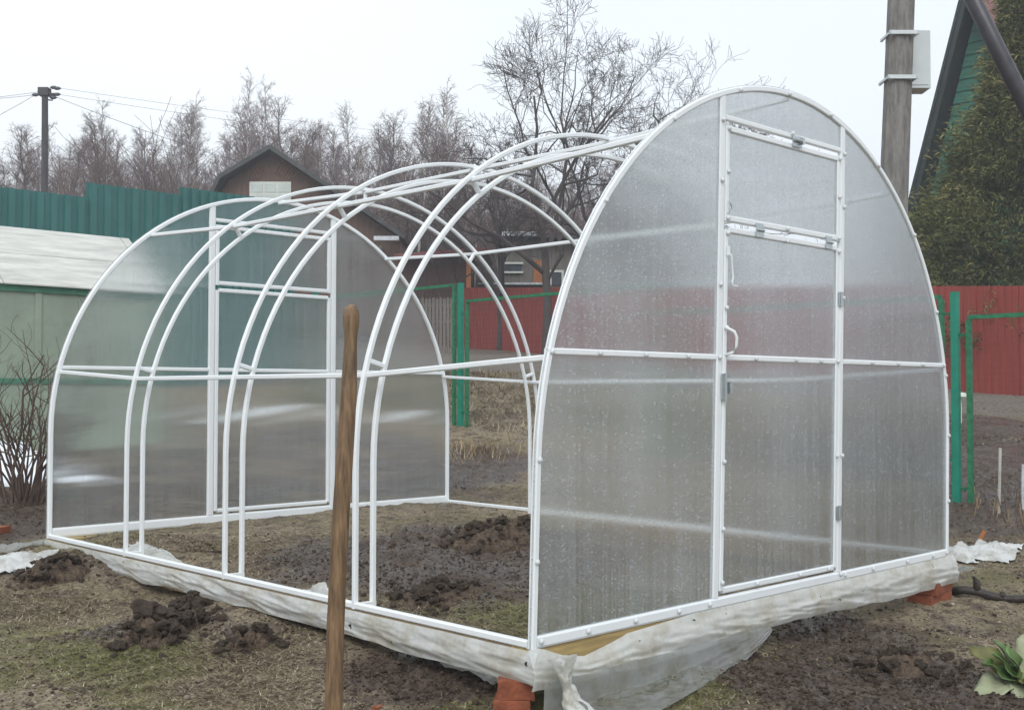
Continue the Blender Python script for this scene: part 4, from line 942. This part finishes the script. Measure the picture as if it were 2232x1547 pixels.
w2 = Lbox(s2_, 'window', 'darkglass', lx(1202), lx(1226), -.05, -.014, lz(620), lz(592))
for a, b_ in ((1197, 1202), (1224, 1229)): Lbox(w2, 'frame_bar', 'winwhite', lx(a), lx(b_), -.08, -.012, lz(622), lz(588))
Lbox(w2, 'frame_bar', 'winwhite', lx(1202.2), lx(1223.8), -.079, -.013, lz(593), lz(588))
# low lean-to roof just above the red fence
D = 31.5; q, rz_ = facade(1115, D); S = D / FPX; lx = lambda p: (p - 1115) * S
lt = thing('lean_to', 'low grey lean-to roof with pale edge just behind the red fence', 'shed', (q[0], q[1], 0), local=True, rz=rz_)
Lbox(lt, 'wall', 'greyboard', lx(1048), lx(1186), .1, 1.0, 1.4, lz(632))
slab((lx(1042), lz(618)), (lx(1190), lz(621)), .05, -.15, .9, 'roof', 'slate', lt)
Lbox(lt, 'roof_edge', 'rooflight', lx(1042), lx(1190), -.21, -.155, lz(621), lz(616.5))
# grey picket fence
D = 24; q, rz_ = facade(940, D); S = D / FPX; lx = lambda p: (p - 940) * S
pk = thing('picket_fence', 'weathered grey picket fence behind the green wire fence', 'fence', (q[0], q[1], 0), local=True, rz=rz_)
for i in range(14):
    a = lx(893 + i * 8); t_ = 648 + 6 * random.random(); MB().prism([(a, 1.0), (a + 6 * S, 1.0), (a + 6 * S, lz(t_ + 2)), (a + 3 * S, lz(t_ - 2)), (a, lz(t_ + 2))], lambda x, z: (x, 0, z), lambda x, z: (x, .022, z)).build('picket', 'greyboard', pk)
for z in (665, 700): Lbox(pk, 'rail', 'greyboard', lx(890), lx(1006), .024, .07, lz(z + 3), lz(z - 3))
# house at right with steep gable: gable wall faces -x, ridge along +x
ap = at(2112, -34, 24.0); X0, Yc, za = float(ap[0]), float(ap[1]), float(ap[2])
gh2 = thing('green_house', 'steep-roofed green clapboard house with red roof behind the conifer', 'house', (X0, Yc, .6))
hw = 2.45; zb_ = .5
slp = (za - zb_) / hw
nb = 34
for i in range(nb):
    z0 = zb_ + (za - .35 - zb_) * i / nb; z1 = zb_ + (za - .35 - zb_) * (i + 1) / nb; w0 = (za - .25 - z0) / slp; w1 = (za - .25 - z1) / slp
    MB().add([(X0 + .45, Yc - w0, z0), (X0 + .45, Yc + w0, z0), (X0 + .475, Yc + w1, z1 + .01), (X0 + .475, Yc - w1, z1 + .01), (X0 + .5, Yc - w0, z0), (X0 + .5, Yc + w0, z0), (X0 + .5, Yc + w1, z1), (X0 + .5, Yc - w1, z1)], [(0, 1, 2, 3), (4, 7, 6, 5), (0, 4, 5, 1), (1, 5, 6, 2), (2, 6, 7, 3), (3, 7, 4, 0)]).build('clapboard', 'housegreen', gh2)
for s_ in (-1, 1):
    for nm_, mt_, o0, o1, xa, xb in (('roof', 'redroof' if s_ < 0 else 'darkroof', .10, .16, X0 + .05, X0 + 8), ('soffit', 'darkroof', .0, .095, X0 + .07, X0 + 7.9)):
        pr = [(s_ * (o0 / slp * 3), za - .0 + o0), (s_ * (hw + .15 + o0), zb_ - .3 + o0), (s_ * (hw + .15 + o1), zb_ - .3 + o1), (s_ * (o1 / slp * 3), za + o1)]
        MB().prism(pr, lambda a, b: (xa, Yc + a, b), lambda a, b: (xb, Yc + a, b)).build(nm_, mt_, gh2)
pr = [(-.03, za - .25), (-(hw + .1), zb_ - .2), (-(hw + .34), zb_ - .2), (-.03, za + .3)]
MB().prism(pr, lambda a, b: (X0 + .0, Yc + a, b), lambda a, b: (X0 + .045, Yc + a, b)).build('rake_board', 'redroof', gh2)

# ------------------------------------------------------------------ timber power pole and wires
D = 38; pb_ = at(97, 640, D); pt_ = at(98, 196, D); pole = thing('power_pole', 'dark timber power pole with insulators rising behind the teal fence', 'utility pole', (pb_[0], pb_[1], pb_[2]))
MB().tube([pb_ - np.array((0, 0, 3.0)), pb_, pt_], [.13, .12, .10], 10).build('shaft', 'poletimber', pole)
def cw(px, py): return at(px, py, D - .02)
MB().tube([cw(86, 205), cw(118, 206)], .05, 6).build('cross_arm', 'poletimber', pole)
obox(at(97, 201, D), .17, .15, .13, 'pole_cap', 'poletimber', pole)
for a in ((77, 207), (117, 191), (125, 193), (124, 206), (116, 213)):
    c = cw(*a); MB().tube([c - rt2 * .12, c - rt2 * .05, c + rt2 * .05, c + rt2 * .12], [.02, .06, .06, .02], 8).build('insulator', 'insul', pole)
MB().tube([cw(106, 218), cw(114, 219), cw(116, 210), cw(108, 204)], .03, 5).build('bracket', 'poletimber', pole)
def wire(p, q_, sag, label, r=.008):
    pts = [p + (q_ - p) * t - np.array((0, 0, sag * 4 * t * (1 - t))) for t in np.linspace(0, 1, 14)]
    tag(MB().tube(pts, r, 4, False).build('power_wire', 'insul'), label, 'wire', 'wires from the timber power pole')
wire(cw(77, 207), at(-160, 322, 34), .1, 'wire from the timber pole dropping steeply toward the old greenhouse side')
wire(cw(88, 200), at(-200, 222, 45), .1, 'thin upper wire leaving the timber pole away from the brown house')
wire(cw(86, 206), at(-200, 216, 44), .12, 'thin lower wire leaving the timber pole away from the brown house')
wire(cw(120, 211), at(600, 378, 40), .1, 'wire sloping from the timber pole down to the brown house')
wire(cw(126, 192), at(1250, 320, 75), .3, 'faint upper wire from the timber pole across above the woods', .006)
wire(cw(126, 206), at(1250, 344, 75), .3, 'faint lower wire from the timber pole across above the woods', .006)

# ------------------------------------------------------------------ trees
def tube_np(segs, nside):
    """segs: list of (pts, radii); returns one vertex/face set"""
    mb = MB()
    for p, r in segs: mb.tube(p, r, nside, False)
    return mb
def birch(seed, h, spread, ntw, dark=False, r0=.12):
    global rng
    rng = np.random.default_rng(seed); tr = MB(); cr_ = MB(); pts = [np.array((0, 0, -.5))]; x = np.zeros(3); nseg = 9
    for i in range(1, nseg + 1):
        x = np.array((pts[-1][0] + rng.normal(0, .10), pts[-1][1] + rng.normal(0, .10), h * i / nseg)); pts.append(x)
    rad_ = [r0 * (1 - .93 * i / nseg) + .006 for i in range(nseg + 1)]; tr.tube(pts, rad_, 7, False)
    for k in range(ntw):
        t = rng.uniform(.28, 1) ** .75; i = min(nseg - 1, int(t * nseg)); f_ = t * nseg - i; b0 = pts[i] + (pts[i + 1] - pts[i]) * f_
        a = rng.uniform(0, 6.28); ln = spread * (1.15 - t) * rng.uniform(.6, 1.3) + .35; d = np.array((math.cos(a) * .8, math.sin(a) * .8, rng.uniform(.45, 1.3))); d /= np.linalg.norm(d)
        bp = [b0]; 
        for s_ in range(4): d = d + rng.normal(0, .13, 3) + np.array((0, 0, .05)); d /= np.linalg.norm(d); bp.append(bp[-1] + d * ln / 4)
        cr_.tube(bp, [.018, .014, .010, .006, .004], 3, False)
        for j in range(7):
            u = rng.uniform(.2, 1); ii = min(3, int(u * 4)); c0 = bp[ii] + (bp[ii + 1] - bp[ii]) * (u * 4 - ii); e = d + rng.normal(0, .65, 3); e /= np.linalg.norm(e); l2 = ln * rng.uniform(.25, .55)
            e2 = e + rng.normal(0, .25, 3) - np.array((0, 0, .12)); c1 = c0 + e * l2 * .55; c2 = c1 + e2 / np.linalg.norm(e2) * l2 * .5
            cr_.tube([c0, c1, c2], [.006, .005, .003], 3, False)
            for jj in range(2):
                g_ = rng.normal(0, 1, 3); g_[2] += .3; g_ /= np.linalg.norm(g_); cr_.tube([c1, c1 + g_ * l2 * .5], [.0045, .0028], 3, False)
    return tr, cr_
def make_tree(name, tr, cr_, bark, twig, label, cat='tree', loc=(0, 0, -200)):
    t = thing(name, label, cat, (0, 0, 0), local=True); tr.build('trunk', bark, t, True); cr_.build('crown', twig, t); t.location = loc; return t
protos = []
for i, (h, sp, ntw, bark, twig) in enumerate([(11.5, 2.0, 62, 'birchbark', 'birchtwig'), (10, 1.9, 72, 'birchbark', 'birchtwig'), (12.5, 1.6, 55, 'birchbark', 'birchtwig'), (9, 2.2, 90, 'applebark', 'darktwig'), (10.5, 1.5, 56, 'birchbark', 'darktwig'), (13.5, 1.5, 44, 'birchbark', 'birchtwig')]):
    tr, cr_ = birch(100 + i, h, sp, ntw); protos.append((make_tree('birch_tree', tr, cr_, bark, twig, 'x'), h))
rng = np.random.default_rng(5)
placed = [False] * len(protos); LAB = ['bare birch with pale trunk and purplish twigs in the wood behind', 'bushy bare birch with dense fine twigs in the wood behind', 'tall slender bare birch in the wood behind', 'dark bare bushy tree among the birches behind', 'slim bare birch with dark brown twigs in the wood behind', 'tall sparse birch standing above the wood skyline']
def plant_tree(k, px, depth, top_py, rot):
    root, h = protos[k]; b = at(px, 852, depth); zg_ = float(H0(b[0], b[1])); zt_ = CAM[2] + (852 - top_py) / FPX * depth; s_ = max(.45, (zt_ - zg_) / h)
    if not placed[k]: placed[k] = True; r = root; r.location = (b[0], b[1], zg_); r.scale = (s_, s_, s_); r.rotation_euler.z = rot; r['label'] = LAB[k]; r['group'] = ('pale purplish birches of the wood', 'bushy fine-twigged birches of the wood', 'tall slender birches of the wood', 'dark bushy trees of the wood', 'slim dark-twigged birches of the wood', 'sparse birches above the skyline')[k]
    else: copy_thing(root, (b[0], b[1], zg_), rot, s_, LAB[k], root['group'])
sky_ = [(-80, 300), (0, 290), (60, 260), (100, 300), (150, 300), (210, 235), (270, 300), (330, 285), (400, 215), (450, 300), (500, 240), (560, 165), (620, 270), (700, 270), (740, 230), (800, 270), (870, 250), (960, 180), (1010, 310), (1060, 330), (1150, 330), (1250, 330), (1350, 340), (1460, 400)]
sx_ = np.array([a for a, b_ in sky_]); sy_ = np.array([b_ for a, b_ in sky_])
for (px, tp_) in ((210, 222), (412, 195), (556, 150), (965, 165), (85, 265), (375, 262), (738, 222), (520, 230)):
    plant_tree(5 if px in (412, 556, 965) else int(rng.integers(0, 3)), px, rng.uniform(48, 60), tp_ + 5, rng.uniform(0, 6))
for i in range(210):
    px = -110 + 1560 * (i + rng.uniform(0, 1)) / 210; dep = rng.choice([46, 54, 62, 72, 84]) + rng.uniform(-3, 3)
    tp_ = np.interp(px, sx_, sy_) + rng.uniform(10, 150); plant_tree(int(rng.choice([0, 0, 1, 1, 2, 3, 3, 4])), px, dep, tp_, rng.uniform(0, 6))
# undergrowth bushes: bare thickets
def thicket(seed, h):
    global rng
    rng = np.random.default_rng(seed); mb = MB()
    for k in range(70):
        a = rng.uniform(0, 6.28); b0 = np.array((rng.normal(0, .5), rng.normal(0, .5), -.1)); out = []
        branchy(b0, (math.cos(a) * .5, math.sin(a) * .5, 1), h * rng.uniform(.5, 1), .022, 2, out, .15, .08, (3, 6), .5, 3, .006)
        for p_, r_, _ in out: mb.tube(p_, r_, 3, False)
    return mb
TH = []
for i in range(3):
    t = thing('bare_thicket', 'bare brown thicket filling the wood edge behind the houses', 'thicket', (0, 0, 0), 'thickets along the wood edge', local=True); thicket(300 + i, 4.0).build('stems', 'darktwig', t); TH.append(t)
rng = np.random.default_rng(9); first = [True] * 3
for i in range(60):
    px = -90 + 1500 * (i + rng.uniform(0, 1)) / 60; dep = rng.uniform(42, 66); b = at(px, 852, dep); k = i % 3; loc = (b[0], b[1], float(H0(b[0], b[1]))); s_ = rng.uniform(.9, 1.5)
    if first[k]: first[k] = False; TH[k].location = loc; TH[k].scale = (s_, s_, s_); TH[k].rotation_euler.z = 1.1 * i
    else: copy_thing(TH[k], loc, 1.1 * i, s_)
# fruit trees
def fruit_tree(seed, px, dep, h_main, label, forks, lean=0.):
    global rng
    rng = np.random.default_rng(seed); b = at(px, 852, dep); z = float(H0(b[0], b[1])); t = thing('fruit_tree', label, 'tree', (b[0], b[1], z), local=True)
    tr = MB(); cr_ = MB(); out = []; tr.tube([(0, 0, -.3), (.05, 0, h_main * .14), (.02, .05, h_main * .30)], [.12, .10, .085], 9, False)
    for k in range(forks):
        a = 6.28 * k / forks + rng.uniform(-.4, .4); branchy(np.array((.02, .05, h_main * rng.uniform(.2, .3))), (math.cos(a) * .6 + lean, math.sin(a) * .6, 1.1), h_main * rng.uniform(.42, .54), .062, 4, out, .24, .06, (4, 7), .55, 5, .0042)
    for p_, r_, d_ in out: (tr if d_ == 4 else cr_).tube(p_, r_, 6 if d_ >= 3 else 3, False)
    tr.build('trunk', 'applebark', t); cr_.build('crown', 'applebark', t)
fruit_tree(12, 1190, 25.5, 7.7, 'large bare fruit tree with arching dark limbs beyond the road', 5, .0)
fruit_tree(15, 1350, 26.5, 8.3, 'tall bare fruit tree with upright dark limbs beyond the road', 5, .0)
fruit_tree(23, 1465, 28, 6.2, 'smaller bare fruit tree rising behind the greenhouse end wall', 4, -.05)
fruit_tree(31, 1090, 29, 5.0, 'low bare fruit tree in front of the grey shed', 4, 0)

# conifer
rng = np.random.default_rng(77)
cb = at(2245, 852, 20.5); cz = float(H0(cb[0], cb[1])); con = thing('conifer_tree', 'broad brownish-green conifer with feathery sprays behind the red fence', 'tree', (cb[0], cb[1], cz))
Hc = 8.0; MB().tube([(cb[0], cb[1], cz - .3), (cb[0] + .05, cb[1], cz + 4), (cb[0], cb[1], cz + Hc)], [.2, .13, .02], 8).build('trunk', 'applebark', con)
NC = 900; tc_ = rng.uniform(0, 1, NC) ** 1.1; ac_ = rng.uniform(0, 6.283, NC)
pc_ = ((1 - tc_) ** 1.5 * np.minimum(1, (tc_ + .10) * 6) * 3.35) * rng.uniform(.62, 1.06, NC)
N_ = NC * 26; ci = np.repeat(np.arange(NC), 26); spr = (.10 + .20 * (1 - tc_))[ci]
t = tc_[ci]; ang = ac_[ci] + rng.normal(0, 1, N_) * spr / np.maximum(.25, pc_[ci]) * .8; rad_ = pc_[ci] + rng.normal(0, 1, N_) * spr * .9
zc_ = cz + .3 + t * (Hc - .3) + rng.normal(0, 1, N_) * spr * .55 + .18 * (rad_ - pc_[ci])
Cn = np.stack([cb[0] + rad_ * np.cos(ang), cb[1] + rad_ * np.sin(ang), zc_], -1)
outd = np.stack([np.cos(ang), np.sin(ang), .55 + 0 * ang], -1); outd /= np.linalg.norm(outd, axis=1)[:, None]
vv = []; rr_ = []
nb_ = 9
for j in range(nb_):
    d = outd + rng.normal(0, .55, (N_, 3)); d /= np.linalg.norm(d, axis=1)[:, None]; sde = np.cross(d, rng.normal(0, 1, (N_, 3))); sde /= np.linalg.norm(sde, axis=1)[:, None]
    ln = rng.uniform(.07, .17, N_)[:, None]; wd = rng.uniform(.008, .016, N_)[:, None]; st0 = Cn + rng.normal(0, .05, (N_, 3)); tipd = d - np.array((0, 0, .25))
    vv.append(np.stack([st0, st0 + d * ln * .5 + sde * wd, st0 + tipd * ln, st0 + d * ln * .5 - sde * wd], 1)); rr_.append(np.clip(rng.normal(.42, .15, N_) + np.repeat(rng.normal(0, .16, NC), 26) * (j >= 0) * 0 + .2 * np.sin(ci * 1.7) + .10 * (rad_ - pc_[ci]) / spr, 0, 1))
V = np.stack(vv, 1).reshape(-1, 3); Rr = np.repeat(np.stack(rr_, 1).reshape(-1), 4)
npmesh('crown', V, np.arange(len(V)).reshape(-1, 4), 'thuja', {'rnd': Rr}, parent=con)
# ------------------------------------------------------------------ damp air
zlo = float(GZ.min()) - 1.0; xa, xb, ya, yb = float(gx[0]) - 1, float(gx[-1]) + 1, float(gy[0]) - 1, float(gy[-1]) + 1
hz = MB().box(xa, xb, ya, yb, zlo, max(26.0, float(GZ.max()) + 2)).build('haze', None); hz['kind'] = 'stuff'
hm = bpy.data.materials.new('damp_air'); hm.use_nodes = True; hn = hm.node_tree; hn.nodes.clear(); ho = hn.nodes.new('ShaderNodeOutputMaterial'); hv = hn.nodes.new('ShaderNodeVolumePrincipled')
hv.inputs['Color'].default_value = (.93, .95, 1, 1); hv.inputs['Density'].default_value = .0030; hn.links.new(hv.outputs[0], ho.inputs['Volume']); hz.data.materials.append(hm)
for o in bpy.data.objects:
    if '_local' in o: del o['_local']
